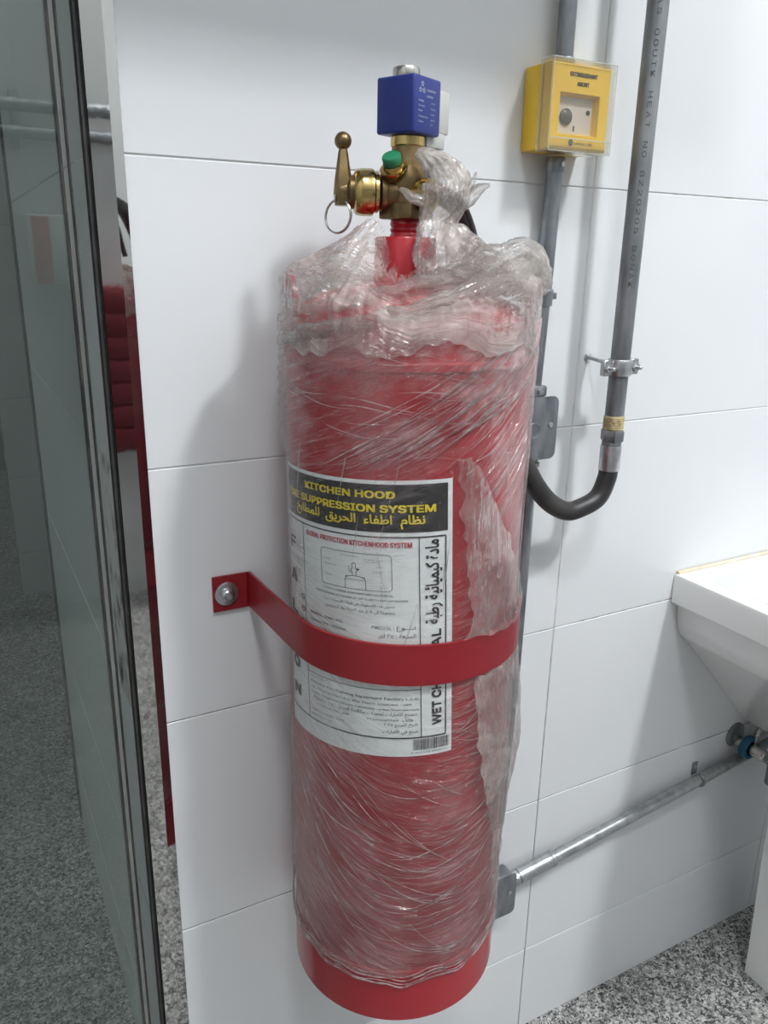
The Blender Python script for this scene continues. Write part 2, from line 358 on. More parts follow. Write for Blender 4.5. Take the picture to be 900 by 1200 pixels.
def rect(acc, u0, v0, u1, v1, nu=1):
    for k in range(nu):
        a, c = u0+(u1-u0)*k/nu, u0+(u1-u0)*(k+1)/nu; b = len(acc[0])
        acc[0].extend([[a, v0], [c, v0], [c, v1], [a, v1]]); acc[1].append([b, b+1, b+2, b+3])
def line(acc, pts, w):
    for (a, b_), (c, d) in zip(pts, pts[1:]):
        n = np.array([-(d-b_), c-a], float); l = np.linalg.norm(n)
        if l < 1e-9: continue
        n *= w/2/l; k = len(acc[0]); acc[0].extend([[a-n[0], b_-n[1]], [c-n[0], d-n[1]], [c+n[0], d+n[1]], [a+n[0], b_+n[1]]]); acc[1].append([k, k+1, k+2, k+3])
def flush(name, acc, fn, m, parent):
    me = bpy.data.meshes.new(name); me.from_pydata([fn(*p) for p in acc[0]], [], acc[1]); me.update()
    return finish(name, me, m, parent, False)

# ================================================================== ROOM
TZ = [0.0, 0.1759] + [0.1759+.3*k for k in range(1, 14)] ; TZ = [z for z in TZ if z < 3.9]+[4.02]
XR = -0.594
def tile_mesh(w, h, t=.008, name='tile'):
    b = B(); box(b, (0, -t, 0), (w, 0, h), .0008, 1); me = bpy.data.meshes.new(name); b.to_mesh(me); b.free(); me.materials.append(M['tile']); return me
G = .0007
def tiles(wall, xs, org, ax, mat_=None, jitter=.0003):
    """org: corner, ax: direction along the wall, outward normal = (ax.y,-ax.x)"""
    cache = {}; ax = Vector(ax); rot = math.atan2(ax.y, ax.x)
    for x0, x1 in zip(xs, xs[1:]):
        for z0, z1 in zip(TZ, TZ[1:]):
            k = (round(x1-x0, 4), round(z1-z0, 4))
            if k not in cache:
                cache[k] = tile_mesh(k[0]-2*G, k[1]-2*G)
                if mat_: cache[k].materials[0] = mat_
            o = bpy.data.objects.new('tile', cache[k]); COL.objects.link(o); o.parent = wall
            nrm = Vector((ax.y, -ax.x, 0)); j = random.uniform(-jitter, jitter)
            o.location = Vector(org)+Vector((ax.x, ax.y, 0))*(x0+G)+Vector((0, 0, z0+G))-nrm*(.008*0+j)*1.0
            o.rotation_euler = (0, 0, rot)
def slab(name, lo, hi, m): 
    b = B(); box(b, lo, hi); return struct(obj(name, b, m, None, False))
# tile fronts at the given plane: backing sits 8 mm behind, tiles proud of it by 7 mm
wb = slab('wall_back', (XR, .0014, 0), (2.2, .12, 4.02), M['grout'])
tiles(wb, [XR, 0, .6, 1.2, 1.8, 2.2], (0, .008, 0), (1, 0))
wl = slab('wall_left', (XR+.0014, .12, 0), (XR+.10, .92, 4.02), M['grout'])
M['tile_satin'] = noisy(mat('satin_white_tile', rough=.5, spec=.25), 2.2, (.755, .78, .79), (.79, .81, .82))
tiles(wl, [-.92, -.6, -.0085], (XR+.008, 0, 0), (0, -1), M['tile_satin'])
slab('trim_3', (XR-.004, .92, 0), (XR+.02, .945, 4.02), M['dark_paint'])
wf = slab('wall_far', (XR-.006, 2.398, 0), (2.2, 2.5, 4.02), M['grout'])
tiles(wf, [XR-.006, 0, .6, 1.2, 1.8, 2.2], (0, 2.40, 0), (1, 0), M['tile_dim'])
slab('wall_rear', (-2.2, -2.35, 0), (2.2, -2.25, 4.02), M['paint'])
slab('wall_right', (2.2, -2.35, 0), (2.3, 2.5, 4.02), M['paint'])
slab('wall_side', (-2.3, -2.35, 0), (-2.2, 4.6, 4.02), M['paint'])
slab('wall_end', (-2.2, 4.5, 0), (2.2, 4.6, 4.02), M['dark_paint'])
slab('floor', (-2.3, -2.35, -.06), (2.3, 4.6, 0), M['granite'])
slab('ceiling', (-2.3, -2.35, 4.02), (2.3, 4.6, 4.10), M['paint'])
# polished steel post that caps the wall corner, with a chamfered right edge
b = B(); prof = [(-.5972, .010), (-.5972, -.0060), (-.5955, -.0085), (-.5765, -.0085), (-.5655, -.0015), (-.5655, .006), (-.5885, .006), (-.5885, .010)]
lo = [b.verts.new((x, y, 0)) for x, y in prof]; hi = [b.verts.new((x, y, 4.02)) for x, y in prof]
for i in range(len(prof)): b.faces.new((lo[i], lo[(i+1) % len(prof)], hi[(i+1) % len(prof)], hi[i]))
b.faces.new(lo); b.faces.new(hi); post = struct(obj('trim_1', b, M['chrome'], None, False))
g = part_box('gasket', (-.6002, -.004, 0), (-.5973, .010, 4.02), M['black_rubber'], post)
# glass door leaf and its seal
b = B(); box(b, (-1.62, -.005, .012), (-.6206, .005, 2.2), .0008, 1); d1 = struct(obj('door_1', b, M['glass'], None, False))
part_box('edge_seal', (-.6222, -.0058, .012), (-.6200, .0058, 2.2), M['black_rubber'], d1)
part_box('edge_seal', (-.6150, -.0030, .012), (-.6132, .0030, 2.2), M['black_rubber'], d1)
part_box('seal_fin', (-.6200, -.0012, .012), (-.6150, .0012, 2.2), M['clear'], d1)
part_box('seal_bead', (-.6010, -.0010, .012), (-.6003, .0010, 2.2), M['black_rubber'], post)
b = B(); box(b, (-2.2, -.005, .012), (-1.63, .005, 2.2), .0008, 1); struct(obj('window_1', b, M['glass'], None, False))
slab('trim_2', (-2.2, -.02, 2.2), (-.5973, .02, 4.02), M['paint'])

# ================================================================== SUPPRESSION CYLINDER
X0, Y0, R0 = -.333, -.130, .120
ZB = .484
cyl = thing('suppression_cylinder', 'tall red wet chemical cylinder wrapped in crumpled stretch film, strapped to the wall', 'fire extinguisher', (X0, Y0, ZB))
def C3(th, z, r=R0):     # th in degrees, 0 = straight out from the wall, positive to the right
    a = math.radians(th); return (X0+r*math.sin(a), Y0-r*math.cos(a), z)
part_lathe('tank_body', [(0, .500), (R0-.012, .500), (R0-.004, .502), (R0-.0004, .508), (R0-.0004, 1.196), (R0+.0016, 1.198), (R0+.0016, 1.204), (R0-.0004, 1.206), (R0-.001, 1.222), (R0-.006, 1.236), (R0-.018, 1.248),
    (R0-.038, 1.257), (R0-.065, 1.263), (.045, 1.266), (.026, 1.268), (0, 1.268)], M['red'], cyl, (X0, Y0, 0), seg=96)
part_lathe('base_ring', [(R0-.006, ZB), (R0+.0004, ZB), (R0+.0006, ZB+.004), (R0+.0006, .552), (R0-.0006, .5535), (R0-.006, .552)], M['red'], cyl, (X0, Y0, 0), seg=96)
for t0, t1, top in ((-118, -88, 1.274), (38, 72, 1.274)):      # the two guard lugs welded on the shoulder
    n = 12; P = []
    for rr in (R0-.0005, R0-.0045):
        P.append([[C3(t0+(t1-t0)*i/n, 1.205+(top-1.205)*f_*(1-.42*abs(2*i/n-1)**4), rr) for i in range(n+1)] for f_ in (0, .5, .88, 1)])
    b = B(); V = [[[b.verts.new(p) for p in row] for row in sh] for sh in P]
    for sh in V:
        for j in range(3):
            for i in range(n): b.faces.new((sh[j][i], sh[j][i+1], sh[j+1][i+1], sh[j+1][i]))
    for j in range(3):
        for i in (0, n): b.faces.new((V[0][j][i], V[0][j+1][i], V[1][j+1][i], V[1][j][i]))
    for i in range(n):
        for j in (0, 3): b.faces.new((V[0][j][i], V[0][j][i+1], V[1][j][i+1], V[1][j][i]))
    obj('guard_lug', b, M['red'], cyl)
VX, VY = -.338, -.1265
DZ = -.0065
part_lathe('neck_collar', [(.054, 1.2635), (.038, 1.268), (.0305, 1.275), (.0290, 1.283), (.0290, 1.3125), (.0280, 1.3140), (.0150, 1.3145), (.0150, 1.3155), (.0138, 1.318), (.0150, 1.3205), (.0138, 1.323), (.0150, 1.3255), (.0138, 1.330)],
    M['red'], cyl, (VX, VY, 0), seg=56)

# ---- brass valve
va = part_lathe('valve_body', [(.0150, 1.3292), (.0190, 1.330), (.0190, 1.3425), (.0165, 1.345), (.0170, 1.352), (.0182, 1.360), (.0172, 1.368), (.0152, 1.374), (.0146, 1.376), (.0146, 1.4012)], M['brass'], cyl, (VX, VY, 0), seg=48)
mbox = Matrix.Translation((VX, VY, 0)) @ Matrix.Rotation(math.radians(25), 4, 'Z')
part_box('valve_foot', (-.0185, -.0185, 1.3295), (.0185, .0185, 1.3445), M['brass'], cyl, .002, mbox)
part_lathe('stem_ring', [(.0150, 1.3915), (.0158, 1.3925), (.0158, 1.3995), (.0150, 1.4005)], M['gold'], cyl, (VX, VY, 0), seg=48)
pd = Vector((-.93, .36, 0)).normalized()                 # the manual release port points left
part_lathe('side_port', [(.0150, .008), (.0150, .0185), (.0165, .0195), (.0172, .0225), (.0172, .0240), (.0150, .0250)], M['brass'], cyl, Vector((VX, VY, 1.3525)), pd)
part_lathe('port_ring', [(.0168, .0262), (.0178, .0270), (.0178, .0300), (.0165, .0306)], M['gold'], cyl, Vector((VX, VY, 1.3525)), pd)
part_lathe('port_cap', [(.0150, .0306), (.0202, .0312), (.0206, .0325), (.0206, .0415), (.0196, .0470), (.0175, .0490), (.0100, .0492), (0, .0492)], M['gold'], cyl, Vector((VX, VY, 1.3525)), pd, seg=12, ang=50)
# lever with its ball knob
lp = Vector((VX, VY, 1.3525))+pd*.0530
lv = B()
lathe(lv, [(.0150, -.0045), (.0145, .0000), (.0110, .0030), (.0105, .009), (.008, .0115), (0, .0115)], frame_to(lp, pd), 24)
m_l = frame_to(lp+pd*.006, (0, 0, 1)) @ Matrix.Rotation(math.radians(-21), 4, 'Z')
vs = []
for z, wx, wy in ((-.012, .0070, .0100), (-.002, .0085, .0105), (.010, .0075, .0092), (.022, .0058, .0068), (.032, .0044, .0048), (.036, .0036, .0038)):
    vs.append([lv.verts.new(m_l @ Vector((sx*wx+pd.x*0, sy*wy, z))) for sx, sy in ((-1, -.6), (-.6, -1), (.6, -1), (1, -.6), (1, .6), (.6, 1), (-.6, 1), (-1, .6))])
for A, Bq in zip(vs, vs[1:]):
    for i in range(8): lv.faces.new((A[i], A[(i+1) % 8], Bq[(i+1) % 8], Bq[i]))
lv.faces.new(vs[0]); lv.faces.new(vs[-1])
lever = obj('release_lever', lv, M['brass'], cyl)
b = B(); bmesh.ops.create_uvsphere(b, u_segments=28, v_segments=16, radius=.0078, matrix=Matrix.Translation(lp+pd*.006+Vector((0, 0, .0425)))); obj('ball_knob', b, M['brass'], lever)
# safety pull ring
rc = lp+pd*.0105+Vector((-.0015, -.004, -.0215))
rn = Vector((-.9, -.45, .1)).normalized(); q = rn.to_track_quat('Z', 'Y')
def ringpts(c, r, q, n=36, sx=1.0): return [c + q @ Vector((r*sx*math.cos(2*math.pi*i/n), r*math.sin(2*math.pi*i/n), 0)) for i in range(n+1)]
b = B(); tube(b, ringpts(rc, .0148, q), .0009, 8, False); tube(b, ringpts(rc+rn*.0011, .0146, q), .0009, 8, False); pr = obj('pull_ring', b, M['steel'], cyl)
b = B(); tube(b, ringpts(lp+pd*.012+Vector((-.001, -.005, -.0060)), .0036, Vector((.3, -.9, 0)).to_track_quat('Z', 'Y'), 20), .0011, 8, False)
lathe(b, [(0, -.002), (.0034, -.0014), (.0036, .004), (0, .0052)], frame_to(lp+pd*.008+Vector((0, -.004, -.003)), Vector((-.2, -1, 0))), 14); obj('pin_eye', b, M['steel'], pr)
# green cap on an angled brass cup
gd = Vector((-.50, -.42, .88)).normalized(); gp = Vector((VX-.016, VY-.006, 1.3680))
part_lathe('gauge_cup', [(.0080, -.004), (.0100, .000), (.0128, .0045), (.0128, .0062), (.0098, .0068), (.0095, .0100), (0, .0100)], M['gold'], cyl, gp, gd)
gc = part_lathe('green_cap', [(.0080, .0098), (.0086, .0106), (.0086, .0165), (.0078, .0178), (0, .0180)], M['green'], cyl, gp, gd)
# small screw and outlet port on the right
part_lathe('bleed_screw', [(.0026, .010), (.0026, .017), (.0036, .017), (.0036, .0195), (0, .0200)], M['gold'], cyl, Vector((VX, VY, 1.384)), (.62, -.78, .05))
od = Vector((.45, -.89, -.05)).normalized()
part_lathe('outlet_port', [(.0125, .010), (.0125, .0200), (.0148, .0205), (.0148, .0265), (.0125, .0275), (.0100, .0275), (.0095, .0225), (0, .0225)], M['gold'], cyl, Vector((VX, VY, 1.352)), od)

# ---- blue solenoid coil
sc_ = part_box('solenoid_coil', (-.0212, -.0205, 1.4008), (.0212, .0205, 1.4470), M['blue'], cyl, .0022, mbox, 3)
part_lathe('top_nut', [(.0118, 1.4465), (.0122, 1.4475), (.0122, 1.4545), (.0115, 1.4560), (.0070, 1.4560), (.0068, 1.4545), (0, 1.4545)], M['steel'], sc_, (VX-.002, VY+.002, 0), seg=32)
bq = B(); box(bq, (.0205, -.0135, 1.4060), (.0470, .0135, 1.4420), .0015, 2, mbox); plug = obj('plug_housing', bq, M['grey_plastic'], sc_)
bq = B(); box(bq, (.0100, -.0140, 1.3925), (.0400, .0135, 1.4062), .0012, 2, mbox); obj('terminal_block', bq, M['grey_plastic'], sc_)
part_lathe('cable_gland', [(.0055, 1.3795), (.0068, 1.3800), (.0068, 1.3850), (.0058, 1.3855), (.0058, 1.3880), (.0068, 1.3885), (.0068, 1.3935)], M['black_rubber'], sc_, mbox @ Vector((.0300, -.006, 0)), seg=18)
acc = ([], [])   # white print on the right-hand face (local -Y of the coil)
def coilmap(u, v): return mbox @ Vector((-.0212+u, -.02065, 1.4008+v))
for (s, a, b2, v, h) in (('common', .0200, .0330, .0345, .0028), ('parts', .0200, .0290, .0298, .0028), ('Voltage', .0070, .0150, .0255, .0020), ('Current', .0070, .0165, .0215, .0020), ('Power', .0070, .0135, .0175, .0020),
        ('Temperature', .0070, .0215, .0130, .0020), ('Class', .0070, .0150, .0090, .0020), ('230 V', .0265, .0330, .0250, .0020), ('50 Hz', .0265, .0335, .0205, .0020), ('11 W', .0265, .0318, .0160, .0020), ('40 C', .0265, .0330, .0115, .0020), ('F', .0265, .0300, .0075, .0020)):
    letter(acc, s, a, b2, v, h, .02)
def star(acc, cx, cy, r):
    pts = [(cx+(r if k % 2 == 0 else r*.45)*math.sin(math.pi*k/5), cy+(r if k % 2 == 0 else r*.45)*math.cos(math.pi*k/5)) for k in range(11)]; line(acc, pts, .00035)
star(acc, .0125, .0395, .0022); star(acc, .0095, .0345, .0022); star(acc, .0150, .0345, .0022)
flush('lettering', acc, coilmap, M['white_ink'], sc_)
for o_ in [c_ for c_ in cyl.children_recursive if c_.name.split('.')[0] not in ('tank_body', 'base_ring', 'guard_lug')]: o_.data.transform(Matrix.Translation((0, 0, DZ)))
# black cable leaving the gland, dropping behind the shoulder
part_tube('coil_cable', [mbox @ Vector((.0300, -.006, 1.381)), (-.300, -.108, 1.362), (-.262, -.100, 1.345), (-.242, -.096, 1.318), (-.232, -.092, 1.285)], .0032, M['black_rubber'], cyl)
part_tube('discharge_hose', [(VX+.012, VY+.012, 1.350), (-.305, -.098, 1.352), (-.265, -.084, 1.345), (-.240, -.078, 1.325), (-.226, -.070, 1.295), (-.222, -.048, 1.255), (-.224, -.034, 1.210)], .0088, M['black_rubber'], cyl)

# ---- printed label
LU, LV, LA = .100, .140, .042
RL = R0+.0004
def labmap(off):
    def f(u, v):
        du, dv = u-LU, v-LV
        uu = LU+du*math.cos(LA)-dv*math.sin(LA); vv = LV+du*math.sin(LA)+dv*math.cos(LA)
        return C3(-102+math.degrees(uu/R0), .82+vv, RL+off)
    return f
def panel(name, u0, v0, u1, v1, off, m, parent, nu=40, nv=4):
    f = labmap(off); P = np.array([[f(u0+(u1-u0)*i/nu, v0+(v1-v0)*j/nv) for i in range(nu+1)] for j in range(nv+1)])
    return grid_obj(name, P, m, parent)
lab = panel('label', 0.0, .0015, .199, .2815, .0, M['paper'], cyl)
panel('header_panel', .004, .2335, .1945, .2780, .0003, M['label_black'], lab)
ay, ak, arr = ([], []), ([], []), ([], [])
letter(ay, 'KITCHEN HOOD', .0500, .1470, .2655, .0088, .05)
letter(ay, 'FIRE SUPPRESSION SYSTEM', .0110, .1830, .2525, .0092, .05)
letter(ay, 'نظام  اطفاء  الحريق  للمطابخ', .0320, .1735, .2370, .0130, .02, ar=True)
flush('header_lettering', ay, labmap(.0006), M['yellow_ink'], lab)
letter(arr, 'GLOBAL PROTECTION KITCHENHOOD SYSTEM', .0490, .1615, .2195, .0066, .03)
flush('subtitle_lettering', arr, labmap(.0006), M['red_ink'], lab)
def hl(v, a=.004, c=.1925, w=.0008): rect(ak, a, v-w/2, c, v+w/2, 24)
def vl(u, a, c, w=.0008): rect(ak, u-w/2, a, u+w/2, c)
hl(.2290, .004, .1925, .0012); hl(.0225, .004, .1925, .0014); vl(.1925, .0225, .2290, .0012); vl(.0046, .0225, .2290, .0012)
vl(.0430, .0225, .2290); vl(.1680, .0225, .2290); hl(.0750, .0430, .1680, .0006)
for ch, v in (('F', .1985), ('A', .1640), ('L', .1300), ('C', .0980), ('O', .0690), ('N', .0380)):
    letter(ak, ch, .0105, .0245, v, .0165, .07)
for ch, v in (('G', .1500), ('O', .1370), ('L', .1235)): letter(ak, ch, .0350, .0415, v, .0075, .02)
# framed sketch of the cylinder
x0_, x1_, y0_, y1_, rr_ = .0700, .1430, .1765, .2120, .0035
pts = []
for cx, cy, a0 in ((x1_-rr_, y1_-rr_, 0), (x0_+rr_, y1_-rr_, 90), (x0_+rr_, y0_+rr_, 180), (x1_-rr_, y0_+rr_, 270)):
    pts += [(cx+rr_*math.cos(math.radians(a0+a)), cy+rr_*math.sin(math.radians(a0+a))) for a in range(0, 91, 18)]
pp = []
for (a, b2), (c, d) in zip(pts, pts[1:]+pts[:1]):
    n = max(1, int(abs(c-a)/.006)); pp += [(a+(c-a)*k/n, b2+(d-b2)*k/n) for k in range(n)]
line(ak, pp+[pp[0]], .0005)
line(ak, [(.0975, .1768), (.0975, .1855), (.0990, .1880), (.1040, .1895), (.1120, .1895), (.1170, .1880), (.1185, .1855), (.1185, .1768)], .0005)
line(ak, [(.0975, .1855), (.1185, .1855)], .0003)
line(ak, [(.1055, .1895), (.1055, .1930), (.1040, .1950), (.1055, .1975), (.1050, .2010), (.1070, .2025), (.1090, .2010), (.1088, .1975), (.1105, .1950), (.1090, .1930), (.1090, .1895)], .0005)
line(ak, [(.1020, .1990), (.1020, .1940), (.1045, .1925)], .0004); rect(ak, .1100, .1955, .1125, .1970)
line(ak, [(.0985, .1872), (.0985, .1885), (.1005, .1885)], .0006); line(ak, [(.1150, .1885), (.1175, .1885), (.1175, .1872)], .0006)
for s, a, c, v in (('MAIN VALVE BODY', .0930, .1110, .2082), ('VALVE', .0745, .0815, .2015), ('CONNECTION', .0745, .0880, .1965), ('CYLINDER', .0745, .0830, .1860), ('SOLENOID VALVE', .1170, .1350, .2060), ('WITH ACTUATOR', .1190, .1330, .2040), ('GAUGE', .1290, .1350, .1995), ('OUTLET', .1250, .1350, .1945)):
    letter(ak, s, a, c, v, .0013)
letter(ak, 'THIS CYLINDER CONTAINS WET CHEMICAL', .0720, .1440, .1715, .0024, .012)
letter(ak, 'PRESSURISED AT 14 BAR AT 20° C WITH DRY NITROGEN', .0620, .1570, .1665, .0024, .012)
letter(ak, 'تحتوي هذه الاسطوانة على المادة الكيميائية رطبة', .0720, .1450, .1590, .0042, ar=True)
letter(ak, 'مضغوطة الى ١٤ بار عند ٢٠ درجة بغاز النيتروجين', .0740, .1450, .1530, .0042, ar=True)
letter(ak, 'MODEL : FWC 25L', .0515, .0935, .1400, .0036, .012); letter(ak, 'CAPACITY : 25Litre', .0515, .0960, .1325, .0036, .012)
letter(ak, 'FWC25L :', .1230, .1440, .1385, .0042, .012); letter(ak, 'نـــوع', .1460, .1640, .1365, .0058, ar=True)
letter(ak, 'السـعة : ٢٥ لتر', .1290, .1640, .1285, .0058, ar=True)
letter(ak, 'WET CHEM', .0350, .0985, .1875, .0118, .045, rot=90); letter(ak, 'ICAL', .1010, .1370, .1875, .0118, .045, rot=90)
letter(ak, 'مادة كيميائية رطبة', .1430, .2260, .1895, .0165, .018, ar=True, rot=90)
letter(ak, 'MANUFACTURED BY', .0475, .0700, .0710, .0018)
letter(ak, 'Emirates Fire Fighting Equipment Factory L.L.C', .0475, .1660, .0645, .0034, .016)
letter(ak, 'Tel : 97165345289 | P.O. BOX 23429, SHARJAH - UAE', .0480, .1590, .0585, .0028, .012)
letter(ak, 'E.mail: info@firexuae.com | Website : www.firexuae.com', .0480, .1660, .0530, .0028, .012)
letter(ak, 'مصنع الامارات لمعدات مكافحة الحريق ذ.م.م ، بالشارقة', .0500, .1640, .0455, .0056, ar=True)
letter(ak, '97165345289', .0560, .0850, .0415, .0026, .012); letter(ak, 'فاكس', .0870, .0960, .0410, .0040, ar=True); letter(ak, '97165345289', .1150, .1460, .0415, .0026, .012); letter(ak, 'هاتف', .1500, .1600, .0410, .0040, ar=True)
letter(ak, 'تاريخ الصنع ٢٠٢٥', .1320, .1650, .0345, .0048, ar=True); letter(ak, 'صنع في الامارات', .1300, .1650, .0260, .0062, ar=True)
letter(ak, 'MANUFACTURED : 2025', .0475, .0900, .0335, .0026, .012); letter(ak, 'MADE IN U.A.E', .0475, .0760, .0280, .0026, .012)
u = .1600; rb = random.Random(4)
while u < .1950:                                   # bar code
    w = rb.choice((.0003, .0005, .0008)); rect(ak, u, .0085, u+w, .0205); u += w+rb.choice((.0003, .0004, .0007))
letter(ak, '6 291103 450217', .1580, .1930, .0048, .0024)
flush('label_lettering', ak, labmap(.0006), M['black_ink'], lab)

# ---- stretch film around the tank
def th_grid(t0, t1, n): return np.linspace(t0, t1, n)
def surf(th, z, r): a = np.radians(th); return np.stack([X0+r*np.sin(a), Y0-r*np.cos(a), z+0*a], -1)
def streak_uv(th, z):
    uarc = np.radians(th)*R0
    low = z-.115*(1-np.cos(np.radians(th+8)*.95))
    up = z-.62*uarc-.35*np.abs(uarc+.02)**1.2
    k = np.clip((z-.92)/.14, 0, 1); k = k*k*(3-2*k)
    return np.stack([uarc*1.0+z*.3*k, low*(1-k)+up*k], -1)
nT, nZ = 620, 560
TH, ZZ = np.meshgrid(np.linspace(-180, 180, nT, endpoint=False), np.linspace(.545, 1.238, nZ))
uvw = streak_uv(TH, ZZ); a_ = np.radians(TH)
cx, sx = np.cos(a_)*R0, np.sin(a_)*R0
# ragged bottom hem, swooping lower towards the front
zmin = .548+.010*np.cos(np.radians(TH+20))*-1+.008*pnoise(TH/18, TH*0+3, TH*0)+.012*np.clip((TH+30)/90, -1, 1)**2
ZF = np.maximum(ZZ, zmin)
w = uvw[..., 1]; fold = ridged(cx*9, sx*9, w*75, 4); fold2 = ridged(cx*30+5, sx*30, w*160, 3)
amt = lerp_table(ZF, [.54, .60, .80, .83, 1.09, 1.12, 1.18, 1.24], [.5, 1.0, .9, .35, .35, .9, 1.3, 1.6])
r = R0+.0016+amt*(.0016*np.clip(fold, -.5, 1.2)+.0007*fold2)
r = r+.0012*ridged(cx*7+9, sx*7, ZF*5, 2)*amt
left = np.exp(-((TH+104)/26)**2); r = r+left*lerp_table(ZF, [.6, .8, .95, 1.05, 1.12, 1.2, 1.24], [.002, .002, .001, .001, .007, .0085, .008])*(.75+.4*pnoise(cx*20, sx*20, ZF*14))
lab_ = np.clip((ZF-.80)/.03, 0, 1)*np.clip((1.13-ZF)/.03, 0, 1)*(TH < -8)*(TH > -125)
rgt = np.exp(-((TH-52)/22)**2); r = r+rgt*lerp_table(ZF, [.6, .75, .9, 1.05, 1.2, 1.24], [.001, .003, .001, .001, .003, .005])*(.7+.6*pnoise(cx*20, sx*20, ZF*14))
r = r*(1-.7*lab_)+(R0+.0016)*.7*lab_
r = np.maximum(r, R0+.0011+.0022*np.exp(-((ZF-1.201)/.012)**2))
band = np.abs(ZF-.925) < .028; r = np.where(band, np.minimum(r, R0+.0014), r)
hz = lerp_table(ZF, [.54, .57, .60, .80, .84, 1.08, 1.12, 1.17, 1.21, 1.24], [.9, 1.1, .95, .85, .28, .28, .85, 1.1, 1.35, 1.8])
hz = hz*(1+.9*np.exp(-((TH-32)/22)**2)*(ZF > .8))*(1+.35*np.exp(-((TH+108)/12)**2))
hz = hz*(1-.8*lab_)
d_band = np.abs((ZF-1.155)-.55*np.radians(TH+20)*R0); hz = hz+.9*np.exp(-(d_band/.016)**2)*np.clip((TH+60)/40, 0, 1)
wrap = grid_obj('plastic_wrap', surf(TH, ZF, r), M['film'], cyl, uvw, hz, closed_u=True, keep=(ZZ[1:] > zmin[1:]))

# bunched film over the shoulder, climbing to the valve on the left and right of the neck
nT2, nS = 420, 120
TH2, SS = np.meshgrid(np.linspace(-180, 180, nT2, endpoint=False), np.linspace(0, 1, nS))
xs = [-180, -120, -104, -92, -75, -62, -50, -38, -26, -12, 4, 20, 36, 55, 72, 95, 180]
zm = lerp_table(TH2, xs, [1.262, 1.276, 1.289, 1.287, 1.274, 1.270, 1.264, 1.258, 1.256, 1.262, 1.272, 1.278, 1.287, 1.291, 1.285, 1.27, 1.262])
Ri = lerp_table(TH2, xs, [.060, .060, .052, .048, .044, .040, .036, .034, .033, .033, .034, .034, .040, .050, .055, .06, .06])
Hh = lerp_table(TH2, xs, [1.272, 1.280, 1.302, 1.316, 1.323, 1.318, 1.290, 1.276, 1.274, 1.280, 1.296, 1.306, 1.300, 1.296, 1.290, 1.28, 1.272])
# profile: (R0+.004,1.222) -> (R0-.004, zm-.012) -> (R0-.022, zm) -> (Ri, Hh)
s1, s2 = .30, .50
def pw(s, a, b2, c, d): return np.where(s < s1, a+(b2-a)*s/s1, np.where(s < s2, b2+(c-b2)*(s-s1)/(s2-s1), c+(d-c)*(s-s2)/(1-s2)))
zst = 1.213+.020*pnoise(TH2/30, TH2*0+4, TH2*0)+.005*pnoise(TH2/7, TH2*0+9, TH2*0)
rad = pw(SS, R0+.0045, R0+.0040, R0-.008, Ri); hgt = pw(SS, zst, zm-.016, zm-.004, Hh)
a2 = np.radians(TH2); kx = np.clip((SS-s2)/(1-s2), 0, 1)
cxx = X0+(VX-X0)*kx; cyy = Y0+(VY-Y0)*kx
px, py = cxx+rad*np.sin(a2), cyy-rad*np.cos(a2)
wrpx = px+.012*pnoise(px*30, py*30, hgt*30); wrpz = hgt+.012*pnoise(px*30+9, py*30, hgt*30)
cr = ridged(wrpx*26, py*26, wrpz*26, 2); cr2 = ridged(wrpx*95, py*95+3, wrpz*95, 3)
drape = ridged(np.sin(a2)*7, np.cos(a2)*7, SS*1.2, 3)
amp = lerp_table(SS, [0, .1, .3, .6, .95, 1], [.002, .003, .004, .0045, .004, .003])
dr = amp*(.7*cr+1.1*drape)+.0005*cr2; rad = rad+np.where(SS < .1, np.maximum(dr, -.0004), dr)*.8*(1-.4*kx); hgt = hgt+dr*.8+np.where(SS > .93, .004*pnoise(a2*9, SS*3, SS*0), 0)
dome = np.interp(rad, [.026, .045, R0-.065, R0-.038, R0-.018, R0-.006, R0-.001, R0+.002], [1.270, 1.2668, 1.2638, 1.2578, 1.2490, 1.2370, 1.2180, 1.1]); hgt = np.maximum(hgt, dome+.0018)
P2 = np.stack([cxx+rad*np.sin(a2), cyy-rad*np.cos(a2), hgt], -1)
uv2 = np.stack([a2*R0+.3*SS, SS*.10+.45*np.abs(a2+.9)*R0*(.4+SS)+.010*pnoise(px*22, py*22, hgt*22)+.016*pnoise(a2*1.6, SS*2.2, SS*0+5)], -1)
hz2 = (.80+.45*np.exp(-((TH2-50)/40)**2)+.2*np.exp(-((TH2+85)/30)**2))*lerp_table(SS, [0, .15, .3, 1], [.8, 1.0, 1.1, 1.0])*(1+.5*np.exp(-((SS-.3)/.22)**2))
keep = np.ones((nS, nT2), bool); keep[100:, :] &= (pnoise(a2[100:]*14, SS[100:]*9, SS[100:]*0) > -.25)
grid_obj('shoulder_film', P2, M['film_thick'], wrap, uv2, hz2, closed_u=True, keep=keep)

